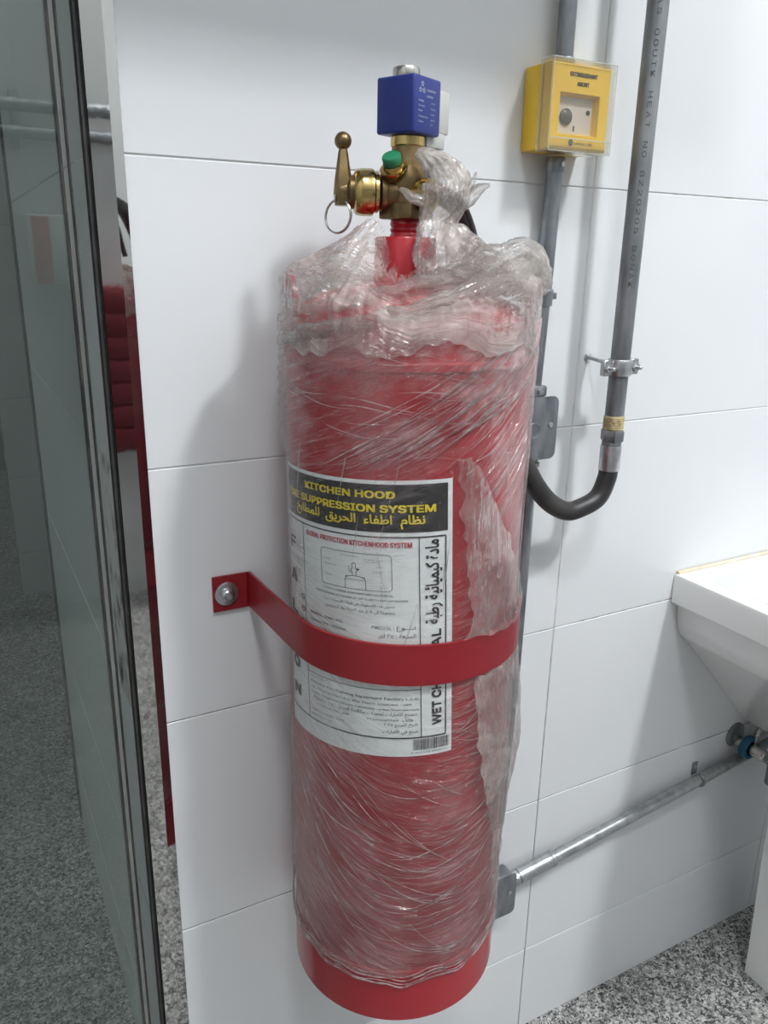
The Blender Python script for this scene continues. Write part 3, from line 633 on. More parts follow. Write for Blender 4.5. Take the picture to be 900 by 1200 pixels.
def crumple_tube(name, path, radii, flat, m, amp, parent, haze=1.0, seg=110, n=26, freq=60, open_=0.0):
    P = np.array(spline(path, n)); T = np.gradient(P, axis=0); T /= np.linalg.norm(T, axis=1)[:, None]
    rd = np.interp(np.linspace(0, 1, len(P)), np.linspace(0, 1, len(radii)), radii)
    up = np.array([.47, .88, .0]); rows = []
    for i in range(len(P)):
        s = np.cross(T[i], up); s /= np.linalg.norm(s); v = np.cross(s, T[i])
        ang = np.linspace(0, 2*math.pi, seg, endpoint=False)
        rows.append(P[i]+rd[i]*(np.cos(ang)[:, None]*s+flat*np.sin(ang)[:, None]*v))
    Q = np.array(rows); c = P[:, None, :]; d = Q-c
    wx = Q+.010*pnoise(Q[..., 0]*40, Q[..., 1]*40, Q[..., 2]*40)[..., None]
    L_ = np.cumsum(np.r_[0, np.linalg.norm(np.diff(P, axis=0), axis=1)])[:, None]; A_ = np.linspace(0, 2*math.pi, seg, endpoint=False)[None, :]+L_*14
    pl_ = ridged(np.cos(A_)*2.4+L_*9, np.sin(A_)*2.4, L_*22+0*A_, 3)
    k = (.75*pl_+.35*ridged(wx[..., 0]*freq*.5, wx[..., 1]*freq*.5, wx[..., 2]*freq*.5, 2))[..., None]
    Q = c+d*(1+amp*k)+.004*np.stack([pnoise(L_*50+s_*9, L_*0, L_*0)+0*A_ for s_ in range(3)], -1)
    uv = np.stack([np.linspace(0, .1, len(P))[:, None]+np.zeros((1, seg)), np.linspace(0, .12, seg)[None, :]+np.zeros((len(P), 1))], -1)[..., ::1]
    return grid_obj(name, Q, m, parent, uv, np.full(Q.shape[:2], haze), closed_u=True)
# points in the plane through the neck facing the camera's side
ex = np.array([.866, -.5, 0]); ey = np.array([-.5, -.866, 0])
def PV(a, z, toward=0.0): return tuple(np.array([-.340, -.126, -.004])+ex*a+ey*toward+np.array([0, 0, z]))
crumple_tube('neck_film', [PV(.010, 1.383, .022), PV(.026, 1.374, .020), PV(.038, 1.360, .022), PV(.036, 1.343, .024), PV(.030, 1.326, .026), PV(.034, 1.308, .030), PV(.042, 1.290, .038), PV(.052, 1.272, .050)],
    [.003, .012, .019, .020, .015, .025, .030, .028], .55, M['film_thick'], .6, wrap, 1.5)
crumple_tube('shoulder_bunch', [PV(.030, 1.268, .060), PV(.060, 1.276, .052), PV(.090, 1.286, .040), PV(.112, 1.286, .026), PV(.120, 1.262, .018)], [.014, .020, .022, .022, .016], .7, M['film_thick'], .45, wrap, 1.3)
rope = [tuple(C3(th, z, r_)) for th, z, r_ in ((-116, 1.205, R0+.004), (-98, 1.216, R0+.005), (-78, 1.226, R0+.004), (-55, 1.236, R0-.002), (-32, 1.246, R0-.006), (-10, 1.258, R0-.010), (12, 1.270, R0-.012), (34, 1.280, R0-.010), (54, 1.282, R0-.006))]
crumple_tube('twisted_film', rope, [.003, .006, .006, .005, .006, .008, .011, .013, .012], .7, M['film_thick'], .5, wrap, .8, n=40, seg=60)
rope = [tuple(C3(th, z, r_)) for th, z, r_ in ((-112, 1.262, R0-.002), (-90, 1.246, R0-.002), (-66, 1.250, R0-.012), (-44, 1.262, .090), (-20, 1.270, .078), (8, 1.278, .080), (30, 1.286, .092))]
crumple_tube('twisted_film', rope, [.005, .005, .004, .004, .005, .008, .010], .7, M['film_thick'], .5, wrap, .7, n=40, seg=60)
crumple_tube('film_tatter', [PV(.040, 1.338, .020), PV(.056, 1.345, .018), PV(.068, 1.354, .016), PV(.077, 1.357, .014)], [.010, .007, .005, .001], .35, M['film_thick'], .9, wrap, .85, 60, 14)
crumple_tube('film_tatter', [PV(.052, 1.343, .018), PV(.060, 1.356, .016), PV(.064, 1.368, .016)], [.005, .003, .0008], .35, M['film_thick'], .9, wrap, .8, 40, 12)
crumple_tube('film_tatter', [PV(-.004, 1.352, .026), PV(.006, 1.345, .030), PV(.018, 1.342, .030)], [.0015, .004, .006], .4, M['film_thick'], .9, wrap, .8, 40, 12)
crumple_tube('film_tatter', [PV(.050, 1.322, .004), PV(.072, 1.308, .000), PV(.088, 1.298, .000)], [.004, .003, .001], .3, M['film_thick'], .9, wrap, .8, 40, 12)

# loose flaps on the right-hand side
def flap(name, zs, tl, tr, bulge, haze, freq=34, off=.004, nz=150, nt=110, m='film_thick'):
    Z = np.linspace(zs[0], zs[-1], nz); l = np.interp(-Z, [-z for z in zs], tl); r_ = np.interp(-Z, [-z for z in zs], tr)
    l = l+3*pnoise(Z*60, Z*0+1, Z*0); r_ = r_+3*pnoise(Z*60, Z*0+5, Z*0)
    K = np.linspace(0, 1, nt)[None, :]; T_ = l[:, None]+(r_-l)[:, None]*K; ZZ_ = Z[:, None]+0*T_+.006*pnoise(T_/9, Z[:, None]*0+2.0, T_*0)
    a = np.radians(T_); X, Y = np.sin(a)*R0, np.cos(a)*R0
    wv = .010*pnoise(X*30, Y*30, ZZ_*30)
    k = ridged((X+wv)*freq, (Y)*freq, (ZZ_+wv)*freq*.45, 4)
    bu = np.interp(-Z, [-z for z in zs], bulge)[:, None]
    rr = R0+off+np.clip(.0032*k, -.002, 1)+bu*(.35+.65*np.sin(K*math.pi*.85))
    uv = np.stack([ZZ_*1.0, a*R0], -1)
    return grid_obj(name, surf(T_, ZZ_, rr), M[m], wrap, uv, haze*(.75+.8*np.clip(k, 0, 1)))
flap('loose_flap', [1.125, 1.09, 1.05, 1.0, .962, .948], [-8, -6, -4, -1, 2, -2], [-2, 8, 19, 34, 43, 36], [.000, .001, .002, .004, .006, .007], .62, freq=17)
flap('loose_flap', [.903, .88, .84, .80, .76, .72, .68, .64, .60], [6, 6, 8, 11, 15, 22, 28, 30, 32], [52, 56, 58, 58, 54, 46, 42, 40, 38], [.001, .004, .010, .013, .009, .004, .003, .002, .001], 1.1)
# fine drawn-out folds of film: thin raised cords following the pull of the wrap
bf = B(); rf = random.Random(11)
def cord(fn, n, r_, t0, t1):
    pts = []
    for i in range(n+1):
        th = t0+(t1-t0)*i/n; z = fn(th)
        if z < .556 or z > 1.232 or abs(z-.925) < .026 or (.80 < z < 1.112 and th < -5 and rf.random() < .8): 
            if len(pts) > 3: tube(bf, pts, [r_*math.sin(math.pi*min(1, max(.06, k/(len(pts)-1)))) + .00005 for k in range(len(pts))], 4, True)
            pts = []; continue
        pts.append(C3(th, z, R0+.0034+.0007*math.sin(th*.21+z*90)))
    if len(pts) > 3: tube(bf, pts, [r_*math.sin(math.pi*min(1, max(.06, k/(len(pts)-1)))) + .00005 for k in range(len(pts))], 4, True)
for k in range(95):                                   # swags round the lower half
    z0 = rf.uniform(.53, .86); sag = rf.uniform(.06, .16); c = rf.uniform(-35, 25); ta = rf.uniform(-118, 20); tb = ta+rf.uniform(25, 95); w1 = rf.uniform(0, 6)
    cord(lambda th: z0+sag*(1-math.cos(math.radians(th-c)))*(1.5 if th < c else .9)+.0012*math.sin(th*.09+w1), 26, rf.uniform(.00014, .0004), ta, min(tb, 62))
for k in range(64):                                   # the diagonal pull rising to the right shoulder
    s0 = rf.gauss(1.158, .018) if k % 3 else rf.gauss(1.15, .04); sl = rf.gauss(.62, .08); ta = rf.uniform(-85, 0); tb = ta+rf.uniform(25, 85); w1 = rf.uniform(0, 6)
    cord(lambda th: s0+sl*math.radians(th+20)*R0+.002*math.sin(th*.07+w1), 24, rf.uniform(.00012, .00038), ta, min(tb, 60))
for k in range(26):
    s0 = rf.uniform(1.12, 1.22); ta = rf.uniform(-110, 10); cord(lambda th: s0-.010*math.sin(math.radians(th+60))+.003*math.sin(th*.12+k), 20, rf.uniform(.00015, .0004), ta, ta+rf.uniform(20, 60))
for k in range(16):                                   # a few steep ones over the label
    tt = rf.uniform(-95, 45); zc = rf.uniform(.96, 1.14); ln = rf.uniform(.03, .09); sl = rf.uniform(-260, 260)
    pts = [C3(tt+sl*(ln*(i/10-.5))*.5, zc+ln*(i/10-.5), R0+.0036) for i in range(11)]; tube(bf, pts, [.0003*math.sin(math.pi*min(.94, max(.06, i/10)))+.00004 for i in range(11)], 4)
for dz_, rr0 in ((.0005, .0009), (.004, .0005), (.009, .0006), (.0135, .0004)):
    ths = np.linspace(-125, 70, 120); zz0 = .548-.010*np.cos(np.radians(ths+20))+.008*pnoise(ths/18, ths*0+3, ths*0)+.012*np.clip((ths+30)/90, -1, 1)**2+dz_+.002*pnoise(ths/9, ths*0+dz_*900, ths*0)
    tube(bf, [C3(t_, z_, R0+.0036) for t_, z_ in zip(ths, zz0)], rr0, 5)
me = bpy.data.meshes.new('film_cords'); bf.to_mesh(me); bf.free()
uvl = me.uv_layers.new(name='UVMap'); at = me.attributes.new('haze', 'FLOAT', 'POINT'); at.data.foreach_set('value', [.62]*len(me.vertices))
fc = finish('film_cords', me, M['film_fold'], wrap); fc['kind'] = 'stuff'

# ================================================================== RETAINING STRAP
strap = thing('retaining_strap', 'red painted steel strap bolted to the wall across the label of the wrapped cylinder', 'bracket', (-.484, 0, .905))
SZ0, SZ1 = .9045, .9465; rS = R0+.0042
def tang(ext, side):
    c = Vector((X0, Y0)); e = Vector(ext); v = e-c; d = v.length; b0 = math.atan2(v.y, v.x); k = math.acos(rS/d); return b0+side*k
eL, eR = (-.462, -.003), (-.204, -.003)
aL, aR = tang(eL, 1), tang(eR, -1)
path = [(-.505, -.003), (-.466, -.003), eL]
n = 60; a0 = aL % (2*math.pi); a1 = aR % (2*math.pi)
if a1 < a0: a1 += 2*math.pi
path += [(X0+rS*math.cos(a0+(a1-a0)*i/n), Y0+rS*math.sin(a0+(a1-a0)*i/n)) for i in range(n+1)]
path += [eR, (-.200, -.003), (-.161, -.003)]
b = B(); th_ = .0030; rows = []
for i, p in enumerate(path):
    p0, p1 = Vector(path[max(i-1, 0)]), Vector(path[min(i+1, len(path)-1)]); t = (p1-p0).normalized(); nn = Vector((t.y, -t.x))*(th_/2)
    rows.append([b.verts.new((p[0]+s*nn.x, p[1]+s*nn.y, z)) for s, z in ((-1, SZ0), (1, SZ0), (1, SZ1), (-1, SZ1))])
for A, Bq in zip(rows, rows[1:]):
    for k in range(4): b.faces.new((A[k], A[(k+1) % 4], Bq[(k+1) % 4], Bq[k]))
b.faces.new(rows[0]); b.faces.new(rows[-1]); obj('strap_band', b, M['red_strap'], strap, ang=25)
for xx in (-.4895, -.176):
    part_lathe('washer', [(.0135, .0045), (.0138, .0050), (.0138, .0066), (.0128, .0072), (.0050, .0072)], M['galv_bright'], strap, (xx, 0, .9255), (0, -1, 0))
    b = B(); lathe(b, [(.0078, .0072), (.0080, .0085), (.0072, .0120), (.0050, .0138), (.0046, .0130), (.0040, .0150), (0, .0152)], frame_to((xx, 0, .9255), (0, -1, 0)), 18); obj('bolt', b, M['galv_bright'], strap)

# ================================================================== ABORT SWITCH (yellow call point)
AX0, AX1, AZ0, AZ1 = -.1175, -.0315, 1.408, 1.496
ab = thing('abort_switch', 'yellow square extinguishant abort call point under a clear hinged cover', 'switch', (-.07, 0, 1.408))
part_box('back_box', (AX0, -.034, AZ0), (AX1, -.0005, AZ1), M['yellow'], ab, .003)
# front shell as a frame round the window
fy0, fy1 = -.050, -.0345
wx0, wx1, wz0, wz1 = AX0+.013, AX1-.016, AZ0+.016, AZ0+.058
b = B()
outer = [(AX0+.001, AZ0+.001), (AX1-.001, AZ0+.001), (AX1-.001, AZ1-.001), (AX0+.001, AZ1-.001)]; inner = [(wx0, wz0), (wx1, wz0), (wx1, wz1), (wx0, wz1)]; inn2 = [(wx0+.003, wz0+.003), (wx1-.003, wz0+.003), (wx1-.003, wz1-.003), (wx0+.003, wz1-.003)]
o1 = [b.verts.new((x, fy1, z)) for x, z in outer]; o2 = [b.verts.new((x, fy0+.002, z)) for x, z in outer]
cxm, czm = (AX0+AX1)/2, (AZ0+AZ1)/2
o3 = [b.verts.new((x+(.002 if x < cxm else -.002), fy0, z+(.002 if z < czm else -.002))) for x, z in outer]
i1 = [b.verts.new((x, fy0, z)) for x, z in inner]; i2 = [b.verts.new((x, fy0+.010, z)) for x, z in inn2]
for A, Bq in ((o1, o2), (o2, o3), (o3, i1), (i1, i2)):
    for k in range(4): b.faces.new((A[k], A[(k+1) % 4], Bq[(k+1) % 4], Bq[k]))
front = obj('front_shell', b, M['yellow'], ab, ang=20)
mod = part_box('switch_module', (wx0+.002, -.0415, wz0+.002), (wx1-.002, -.036, wz1-.002), M['module'], ab)
part_lathe('push_button', [(.0085, .0000), (.0085, .0018), (.0070, .0032), (.0040, .0042), (0, .0046)], M['lens'], mod, (wx0+.0165, -.0415, wz0+.0190), (0, -1, 0), 28)
part_lathe('key_hole', [(.0026, 0), (.0026, .0008), (0, .0008)], M['black_ink'], mod, (wx1-.0085, -.0415, wz0+.0255), (0, -1, 0), 16)
part_box('tool_slot', (wx0+.0285, -.0422, wz0+.005), (wx0+.0300, -.0415, wz0+.0105), M['black_ink'], mod)
part_box('tool_slot', (wx0+.0045, -.0422, wz0+.006), (wx0+.0055, -.0415, wz0+.0115), M['black_ink'], mod)
acc = ([], []); mp_ = lambda u, v: (AX0+u, fy0-.0004, AZ0+v)
letter(acc, 'EXTINGUISHANT', .0250, .0635, .0745, .0058, .05); letter(acc, 'ABORT', .0355, .0525, .0655, .0056, .05)
letter(acc, 'CENTRAL FIRE', .0370, .0640, .0062, .0034, .012)
flush('front_lettering', acc, mp_, M['black_ink'], front); acc = ([], [])
k0 = len(acc[0]); acc[0].append([.0325, .0080]); nn_ = 20
for i in range(nn_): acc[0].append([.0325+.0034*math.cos(2*math.pi*i/nn_), .0080+.0034*math.sin(2*math.pi*i/nn_)])
for i in range(nn_): acc[1].append([k0, k0+1+i, k0+1+(i+1) % nn_])
flush('round_logo', acc, mp_, M['black_ink'], front)
# clear hinged cover: an open five-sided hood with a bent lifting tab
ca, cb_, cz0, cz1, cy0, cy1 = AX0-.0018, AX1+.0018, AZ0-.0020, AZ1+.0022, -.0545, -.033
b = B()
def sheet(lo, hi): box(b, lo, hi, .0004, 1)
sheet((ca, cy0, cz0), (cb_, cy0+.0014, cz1)); sheet((ca, cy0+.0014, cz0), (ca+.0014, cy1, cz1)); sheet((cb_-.0014, cy0+.0014, cz0), (cb_, cy1, cz1)); sheet((ca+.0014, cy0+.0014, cz1-.0014), (cb_-.0014, cy1, cz1)); sheet((ca+.0014, cy0+.0014, cz0), (cb_-.0014, cy1+.004, cz0+.0014))
sheet((ca+.032, cy0-.004, cz0-.0042), (ca+.060, cy0, cz0)); sheet((ca+.002, cy0-.0012, cz0+.0002), (cb_-.002, cy0, cz0+.013))
cov = obj('clear_cover', b, M['clear'], ab, False)
b = B()
for pts_ in ([(ca, cy0, cz0), (ca, cy0, cz1)], [(cb_, cy0, cz0), (cb_, cy0, cz1)], [(ca, cy0, cz1), (cb_, cy0, cz1)], [(ca, cy0, cz0), (cb_, cy0, cz0)], [(ca, cy1, cz0), (ca, cy1, cz1)], [(ca, cy1, cz1), (ca, cy0, cz1)], [(ca+.002, cy0-.001, cz0+.013), (cb_-.002, cy0-.001, cz0+.013)], [(ca+.032, cy0-.004, cz0-.004), (ca+.060, cy0-.004, cz0-.004)]):
    tube(b, pts_, .00055, 6)
M['clear_edge'] = glass('clear_cover_edge', (.97, .95, .90), 2.2, .1, body=.45)
obj('cover_edge', b, M['clear_edge'], cov)

# ================================================================== CONDUITS
cu = thing('electrical_conduit', 'short grey steel conduit dropping from above into the top of the yellow abort switch', 'pipe', (-.0735, 0, 1.5))
part_tube('conduit_tube', [(-.0755, -.0165, 4.018), (-.0755, -.0165, 1.500)], .0100, M['galv'], cu, 24, 0)
part_lathe('entry_bush', [(.0112, 1.4967), (.0122, 1.4980), (.0122, 1.5060), (.0112, 1.5075)], M['galv'], cu, (-.0755, -.0165, 0), seg=24)
cm = thing('electrical_conduit', 'vertical grey steel conduit running down from the yellow abort switch to the first junction box', 'pipe', (-.0735, 0, 1.14))
part_tube('conduit_tube', [(-.0765, -.0165, 1.404), (-.0790, -.0155, 1.270), (-.0840, -.0155, 1.1385)], .0100, M['galv'], cm, 24, 0)
part_lathe('entry_bush', [(.0105, 1.3880), (.0112, 1.3890), (.0112, 1.4035), (.0105, 1.4045)], M['galv'], cm, (-.0765, -.0165, 0), seg=24)
part_lathe('bush_screw', [(.0018, 0), (.0028, .0005), (.0028, .0022), (0, .0026)], M['galv_bright'], cm, (-.0755, -.0276, 1.396), (0, -1, 0), 12)
cp = part_lathe('coupling', [(.0102, 1.236), (.0120, 1.2365), (.0122, 1.2500), (.0126, 1.2515), (.0126, 1.2545), (.0115, 1.256), (.0102, 1.256)], M['galv'], cm, (-.0796, -.0155, 0), seg=28)
part_box('pipe_saddle', (-.0990, -.0185, 1.2440), (-.0600, -.0002, 1.2520), M['galv'], cm, .001)
# junction boxes
def jbox(label, cx_, z0, z1, yb, wdt, grp=None):
    j = thing('junction_box', label, 'junction box', (cx_, 0, z0))
    part_box('box_body', (cx_-wdt/2+.003, -.030, z0+.003), (cx_+wdt/2-.003, -.0004, z1-.003), M['galv'], j, .006, seg=3)
    # cover plate with rounded corners
    b = B(); rc_ = .009; pts_ = []
    for sx_, sz_, a0_ in ((cx_+wdt/2-rc_, z1-rc_, 0), (cx_-wdt/2+rc_, z1-rc_, 90), (cx_-wdt/2+rc_, z0+rc_, 180), (cx_+wdt/2-rc_, z0+rc_, 270)):
        pts_ += [(sx_+rc_*math.cos(math.radians(a0_+a)), sz_+rc_*math.sin(math.radians(a0_+a))) for a in range(0, 91, 15)]
    A = [b.verts.new((x, -.030, z)) for x, z in pts_]; Bq = [b.verts.new((x, -.0318, z)) for x, z in pts_]
    b.faces.new(A); b.faces.new(Bq)
    for i in range(len(A)): b.faces.new((A[i], A[(i+1) % len(A)], Bq[(i+1) % len(A)], Bq[i]))
    pl = obj('cover_plate', b, M['galv'], j, ang=30)
    for sx_ in (-1, 1):
        part_lathe('cover_screw', [(.0030, 0), (.0036, .0005), (.0034, .0016), (.0008, .0022), (0, .0014)], M['galv_bright'], pl, (cx_+sx_*wdt*.34, -.0318, (z0+z1)/2+.004), (0, -1, 0), 14)
    part_lathe('knockout', [(.0100, 0), (.0105, .0004), (.0100, .0008), (.0092, .0004), (0, .0004)], M['galv'], pl, (cx_-wdt*.05, -.0318, (z0+z1)/2-.002), (0, -1, 0), 26)
    return j
j1 = jbox('galvanised junction box with a screwed cover plate, just left of the bent black hose', -.0880, 1.045, 1.126, 0, .068)
part_box('entry_socket', (-.0970, -.0290, 1.1255), (-.0715, -.0030, 1.1395), M['galv'], j1, .003)
part_lathe('socket_screw', [(.0022, 0), (.0036, .0006), (.0036, .0026), (0, .0032)], M['galv_bright'], j1, (-.0835, -.0290, 1.1325), (0, -1, 0), 12)
part_lathe('lower_locknut', [(.0100, 1.0335), (.0128, 1.0340), (.0128, 1.0385), (.0105, 1.0390), (.0105, 1.0445)], M['pipe_black'], j1, (-.0810, -.0160, 0), seg=12)
cl = thing('electrical_conduit', 'vertical grey steel conduit hidden mostly behind the wrapped cylinder, between the two junction boxes', 'pipe', (-.0745, 0, .40))
part_tube('conduit_tube', [(-.0810, -.0160, 1.0330), (-.0830, -.0150, .7), (-.0960, -.0150, .398)], .0100, M['galv'], cl, 24, 6)
j2 = jbox('galvanised junction box low on the wall behind the right edge of the wrapped cylinder', -.0960, .310, .386, 0, .076)
part_lathe('entry_bush', [(.0120, .3860), (.0125, .3865), (.0125, .3975), (.0115, .3980)], M['galv'], j2, (-.0960, -.0150, 0), seg=24)
hd = Vector((.4785, 0, .058)).normalized(); hs = Vector((-.0560, -.0150, .3560))
part_lathe('side_bush', [(.0120, 0), (.0128, .0008), (.0128, .0120), (.0115, .0128)], M['galv_bright'], j2, hs, hd)
part_lathe('bush_screw', [(.0016, 0), (.0030, .0005), (.0030, .0030), (0, .0034)], M['galv_bright'], j2, hs+Vector((.006, -.0080, .0095)), (0, -.6, .8), 12)
ch = thing('electrical_conduit', 'bright grey near-horizontal conduit from the low junction box to beneath the basin', 'pipe', (.1, 0, .36))
part_tube('conduit_tube', [hs+hd*.013, hs+hd*.80], .0100, M['galv_bright'], ch, 24, 0)
part_lathe('coupling', [(.0104, .014), (.0122, .0145), (.0122, .078), (.0130, .079), (.0130, .084), (.0118, .0855), (.0103, .086)], M['galv_bright'], ch, hs, hd)
sp_ = hs+hd*.417
b = B(); tube(b, [sp_+Vector((0, -.0112*math.cos(a)-.0, .0112*math.sin(a))) for a in np.linspace(-1.6, 1.6, 13)], .0022, 8); box(b, (sp_.x-.0065, -.0034, sp_.z+.004), (sp_.x+.0065, -.0004, sp_.z+.029), .001, 1)
sd = obj('pipe_saddle', b, M['pipe_black'], ch)
part_lathe('saddle_screw', [(.003, 0), (.003, .0016), (0, .002)], M['galv_bright'], sd, (sp_.x, -.0034, sp_.z+.020), (0, -1, 0), 12)

# ================================================================== GAS PIPE, CLAMP, HOSE
GX, GY = .0155, -.060
gp_ = thing('steel_pipe', 'long dark steel pipe with stamped lettering, right of the yellow switch', 'pipe', (GX, GY, 1.08))
part_tube('pipe_tube', [(GX+.001, GY, 4.018), (GX, GY, 1.096)], .0122, M['pipe_black'], gp_, 36, 0)
b = B(); prof = [(.0124, 1.082)]
for i in range(9): prof += [(.0128, 1.083+i*.0018), (.0134, 1.0838+i*.0018)]
prof += [(.0124, 1.101)]; lathe(b, prof, Matrix.Translation((GX, GY, 0)), 32); obj('thread_tape', b, M['hemp'], gp_)
acc = ([], [])
GS = 'FOR GAS 00UTK HEAT NO 8Z20205 BONAK'
def gmap(u, v):       # runs down the pipe on the side facing the room
    a = math.radians(-28)+(v)/.0122; return (GX+(.01235)*math.sin(a), GY-.01235*math.cos(a), 1.62-u)
zz_ = 0.0
for ch_ in GS:
    if ch_ != ' ':
        vs, fs = glyphs(ch_, .0, False); lo_, hi_ = vs.min(0), vs.max(0); b0 = len(acc[0])
        for x, y in vs: acc[0].append([zz_+(x-lo_[0])/(hi_[0]-lo_[0]+1e-6)*.0068, (y/.727-.5)*.0072])
        acc[1].extend([[i+b0 for i in f] for f in fs])
    zz_ += .0104
flush('stamped_lettering', acc, gmap, M['etch'], gp_)
# clamp
cz = 1.1625
pc = thing('pipe_clamp', 'bolted steel pipe clamp on a threaded rod, gripping the dark stamped pipe', 'clamp', (GX, 0, cz))
part_lathe('clamp_ring', [(.0124, -.0100), (.0150, -.0100), (.0158, -.0085), (.0158, .0085), (.0150, .0100), (.0124, .0100)], M['galv_bright'], pc, (GX, GY, cz), (0, 0, 1), 32)
for s in (-1, 1):
    fl = B(); box(fl, (GX+s*.0150 if s > 0 else GX-.0290, GY-.0040, cz-.0100), (GX+.0290 if s > 0 else GX-.0150, GY+.0040, cz+.0100), .001, 1); lug = obj('clamp_lug', fl, M['galv_bright'], pc)
    b = B(); hexprof(b, (GX+s*.0225, GY-.0040, cz-.0005), (0, -1, 0), .0058, .0042); lathe(b, [(.0024, 0), (.0024, .012), (.0018, .0126), (0, .0126)], frame_to((GX+s*.0225, GY-.0030, cz-.0005), (0, -1, 0)), 12); obj('clamp_bolt', b, M['galv_bright'], lug)
part_tube('threaded_rod', [(GX, GY+.0140, cz+.002), (GX, -.0015, cz+.006)], .0028, M['galv_bright'], pc, 12, 0)
b = B(); hexprof(b, (GX, GY+.0215, cz+.0022), (0, -1, 0), .0062, .0062); obj('rod_nut', b, M['galv_bright'], pc)
part_lathe('wall_rosette', [(.0058, 0), (.0056, .0022), (.0034, .0034), (.0030, .0050)], M['galv_bright'], pc, (GX, 0, cz+.006), (0, -1, 0), 20)
# hose
hp = thing('flexible_hose', 'black rubber hose bent in a U between the dark steel pipe and the wrapped cylinder', 'hose', (GX, GY, .97))
b = B(); hexprof(b, (GX, GY, 1.0825), (0, 0, -1), .0152, .0155); lathe(b, [(.0118, 0), (.0125, .001), (.0125, .007), (.0110, .008)], frame_to((GX, GY, 1.0672), (0, 0, -1)), 24); obj('hose_nut', b, M['pipe_black'], hp)
part_lathe('ferrule', [(.0110, 1.0620), (.0132, 1.0615), (.0137, 1.0590), (.0137, 1.0310), (.0130, 1.0285), (.0120, 1.0280)], M['galv_bright'], hp, (GX, GY, 0), seg=30)
part_tube('hose_tube', [(GX, GY, 1.034), (GX-.002, GY, 1.016), (GX-.0140, -.059, .9910), (-.0290, -.057, .9790), (-.0490, -.055, .9790), (-.0740, -.053, .9930), (-.0960, -.051, 1.016), (-.1150, -.048, 1.045), (-.1450, -.044, 1.085), (-.1800, -.040, 1.12), (-.2120, -.036, 1.16), (-.2270, -.0345, 1.196)], .0125, M['black_rubber'], hp, 24, 8)

# ================================================================== WASH BASIN
wbn = thing('wash_basin', 'white ceramic wash basin with pedestal at the right edge, seen from its left corner', 'sink', (.56, -.2, 0))
def lofted(bm, rings):
    V = [[bm.verts.new(p) for p in r_] for r_ in rings]
    for A, Bq in zip(V, V[1:]):
        for i in range(len(A)): bm.faces.new((A[i], A[(i+1) % len(A)], Bq[(i+1) % len(A)], Bq[i]))
    return V
def basin_ring(x0, x1, yb, yf, z, rf_, n=10):
    """rectangle against the wall with rounded front corners"""
    pts = [(x0, yb, z)]
    pts += [(x0+rf_-rf_*math.cos(a), yf+rf_-rf_*math.sin(a), z) for a in np.linspace(0, math.pi/2, n)]
    pts += [(x1-rf_+rf_*math.sin(a), yf+rf_-rf_*math.cos(a), z) for a in np.linspace(0, math.pi/2, n)]
    pts += [(x1, yb, z)]; return pts
bx0, bx1 = .2385, .90
b = B(); yb = -.0008
V = lofted(b, [basin_ring(.476, .662, yb, -.24, .490, .05), basin_ring(bx0+.056, bx1-.056, yb, -.37, .685, .08), basin_ring(bx0+.040, bx1-.040, yb, -.392, .699, .08), basin_ring(bx0+.028, bx1-.028, yb, -.405, .712, .08), basin_ring(bx0+.020, bx1-.020, yb, -.415, .735, .08), basin_ring(bx0+.016, bx1-.016, yb, -.42, .766, .08),
    basin_ring(bx0+.014, bx1-.014, yb, -.42, .7695, .08), basin_ring(bx0+.002, bx1-.002, yb, -.447, .7700, .085), basin_ring(bx0, bx1, yb, -.45, .7730, .085), basin_ring(bx0, bx1, yb, -.45, .8140, .085), basin_ring(bx0+.0015, bx1-.0015, yb, -.4485, .8185, .085), basin_ring(bx0+.007, bx1-.007, yb, -.443, .8205, .082), basin_ring(bx0+.030, bx1-.030, -.03, -.425, .8190, .08), basin_ring(bx0+.034, bx1-.034, -.034, -.420, .8165, .08),
    basin_ring(bx0+.055, bx1-.055, -.12, -.40, .8140, .08), basin_ring(bx0+.08, bx1-.08, -.14, -.38, .76, .08), basin_ring(bx0+.16, bx1-.16, -.18, -.32, .70, .06)])
b.faces.new(V[0]); b.faces.new(V[-1]); obj('basin_bowl', b, M['ceramic'], wbn, ang=28)
b = B()
def pring(x0, x1, y0, y1, z, c=.02):
    return [(x0+c, y0, z), (x0, y0+c, z), (x0, y1, z), (x1, y1, z), (x1, y0+c, z), (x1-c, y0, z)]
V = lofted(b, [pring(.458, .665, -.300, -.105, 0), pring(.456, .660, -.295, -.105, .06), pring(.452, .655, -.280, -.100, .25), pring(.462, .645, -.275, -.09, .42), pring(.486, .640, -.235, -.06, .520)])
b.faces.new(V[0]); b.faces.new(V[-1]); obj('pedestal', b, M['ceramic'], wbn, ang=50)
b = B(); tube(b, spline([(bx0+.004, -.003, .8215), (bx0+.15, -.004, .8218), (bx1, -.004, .8218)], 8), .0030, 8); obj('sealant_bead', b, M['sealant'], wbn)

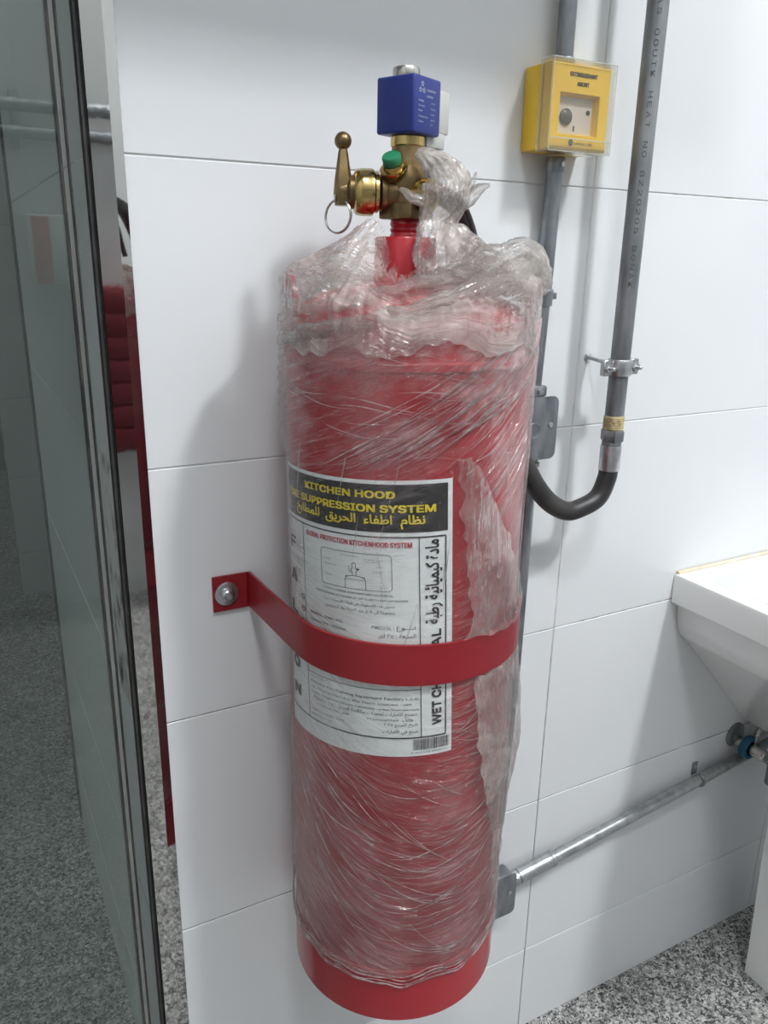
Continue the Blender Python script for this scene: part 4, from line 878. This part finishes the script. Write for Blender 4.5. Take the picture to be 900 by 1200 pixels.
# angle valve and its supply hose
vx, vz = .4600, .4525
av = thing('angle_valve', 'chrome angle valve with a blue ring handle on the wall below the basin', 'valve', (vx, 0, vz))
part_lathe('wall_flange', [(.024, 0), (.024, .002), (.018, .006), (.010, .007)], M['pipe_black'], av, (vx-.002, 0, vz+.010), (0, -1, 0), 30)
part_lathe('valve_neck', [(.010, .001), (.010, .023), (.013, .0235), (.013, .027), (.010, .028)], M['steel'], av, (vx, 0, vz), (0, -1, 0), 24)
b = B(); lathe(b, [(.012, .023), (.0205, .024), (.0215, .027), (.0215, .034), (.0205, .037), (.015, .0375), (.012, .031)], frame_to((vx, 0, vz), (0, -1, 0)), 26); obj('blue_handle', b, M['valve_blue'], av)
part_lathe('valve_body', [(.0100, .028), (.0112, .031), (.0112, .062), (.0090, .067), (0, .067)], M['steel'], av, (vx, 0, vz), (0, -1, 0), 24)
part_lathe('side_outlet', [(.0080, 0), (.0080, .020), (.0105, .020), (.0105, .036), (.0085, .037)], M['steel'], av, (vx+.004, -.052, vz-.004), (.85, 0, -.53), 20)
part_tube('waste_spigot', [(vx+.030, -.052, vz-.020), (vx+.050, -.050, vz-.045), (vx+.058, -.046, vz-.085)], .0095, M['galv'], av, 16)
sh_ = thing('supply_hose', 'braided metal supply hose looping from the blue-handled valve up under the basin', 'hose', (vx+.02, -.05, vz))
part_tube('hose_braid', [(vx+.010, -.034, vz+.012), (vx+.018, -.036, vz+.034), (vx+.040, -.038, vz+.050), (vx+.075, -.034, vz+.048), (vx+.105, -.030, vz+.030), (vx+.120, -.032, vz-.020)], .0062, M['braid'], sh_, 16)
part_lathe('end_nut', [(.0078, 0), (.0088, .001), (.0088, .012), (.0078, .013)], M['steel'], sh_, (vx+.009, -.034, vz+.002), (.1, 0, 1), 6)

# ================================================================== THINGS OUTSIDE THE FRAME that shade the wall or show in reflections
hood = thing('extractor_duct', 'steel duct box hung above the cylinder, outside the frame, shading the upper wall', 'duct', (-.55, -.19, 1.82))
part_box('duct_box', (-1.60, -.300, 1.845), (.028, -.085, 2.25), M['galv'], hood, .004)
part_box('duct_riser', (-.90, -.280, 2.25), (-.55, -.10, 4.018), M['galv'], hood, .004)
rp = thing('service_pipe', 'pair of dark horizontal pipes on the rear wall, reflected in the glass', 'pipe', (-.3, -2.2, 1.65))
for z_ in (1.735, 1.655): part_tube('pipe_run', [(-1.3, -2.215, z_), (.6, -2.215, z_)], .020, M['pipe_black'], rp, 16, 0)
for x_ in (-1.1, -.45, .4): part_box('pipe_bracket', (x_-.015, -2.249, 1.61), (x_+.015, -2.215, 1.78), M['galv'], rp, .002)
cb = thing('wall_cabinet', 'small red and grey wall box reflected in the glass at the left', 'cabinet', (-.40, -2.25, 1.18))
part_box('cabinet_body', (-.455, -2.249, 1.185), (-.335, -2.13, 1.405), M['grey_plastic'], cb, .004)
part_box('red_panel', (-.448, -2.135, 1.190), (-.395, -2.126, 1.400), M['red'], cb, .002)
rc2 = thing('red_reflection_box', 'made-up dark red slatted box on the rear wall, added for the red reflection in the polished steel trim', 'cabinet', (-.10, -2.25, .63))
part_box('cabinet_body', (-.310, -2.249, .620), (.250, -2.06, 1.180), M['maroon'], rc2, .004)  # invented box, put here to give the steel trim a lined red reflection
for k in range(7): part_box('box_slat', (-.300, -2.060, .635+k*.078), (.240, -2.050, .635+k*.078+.070), M['maroon'], rc2, .003)
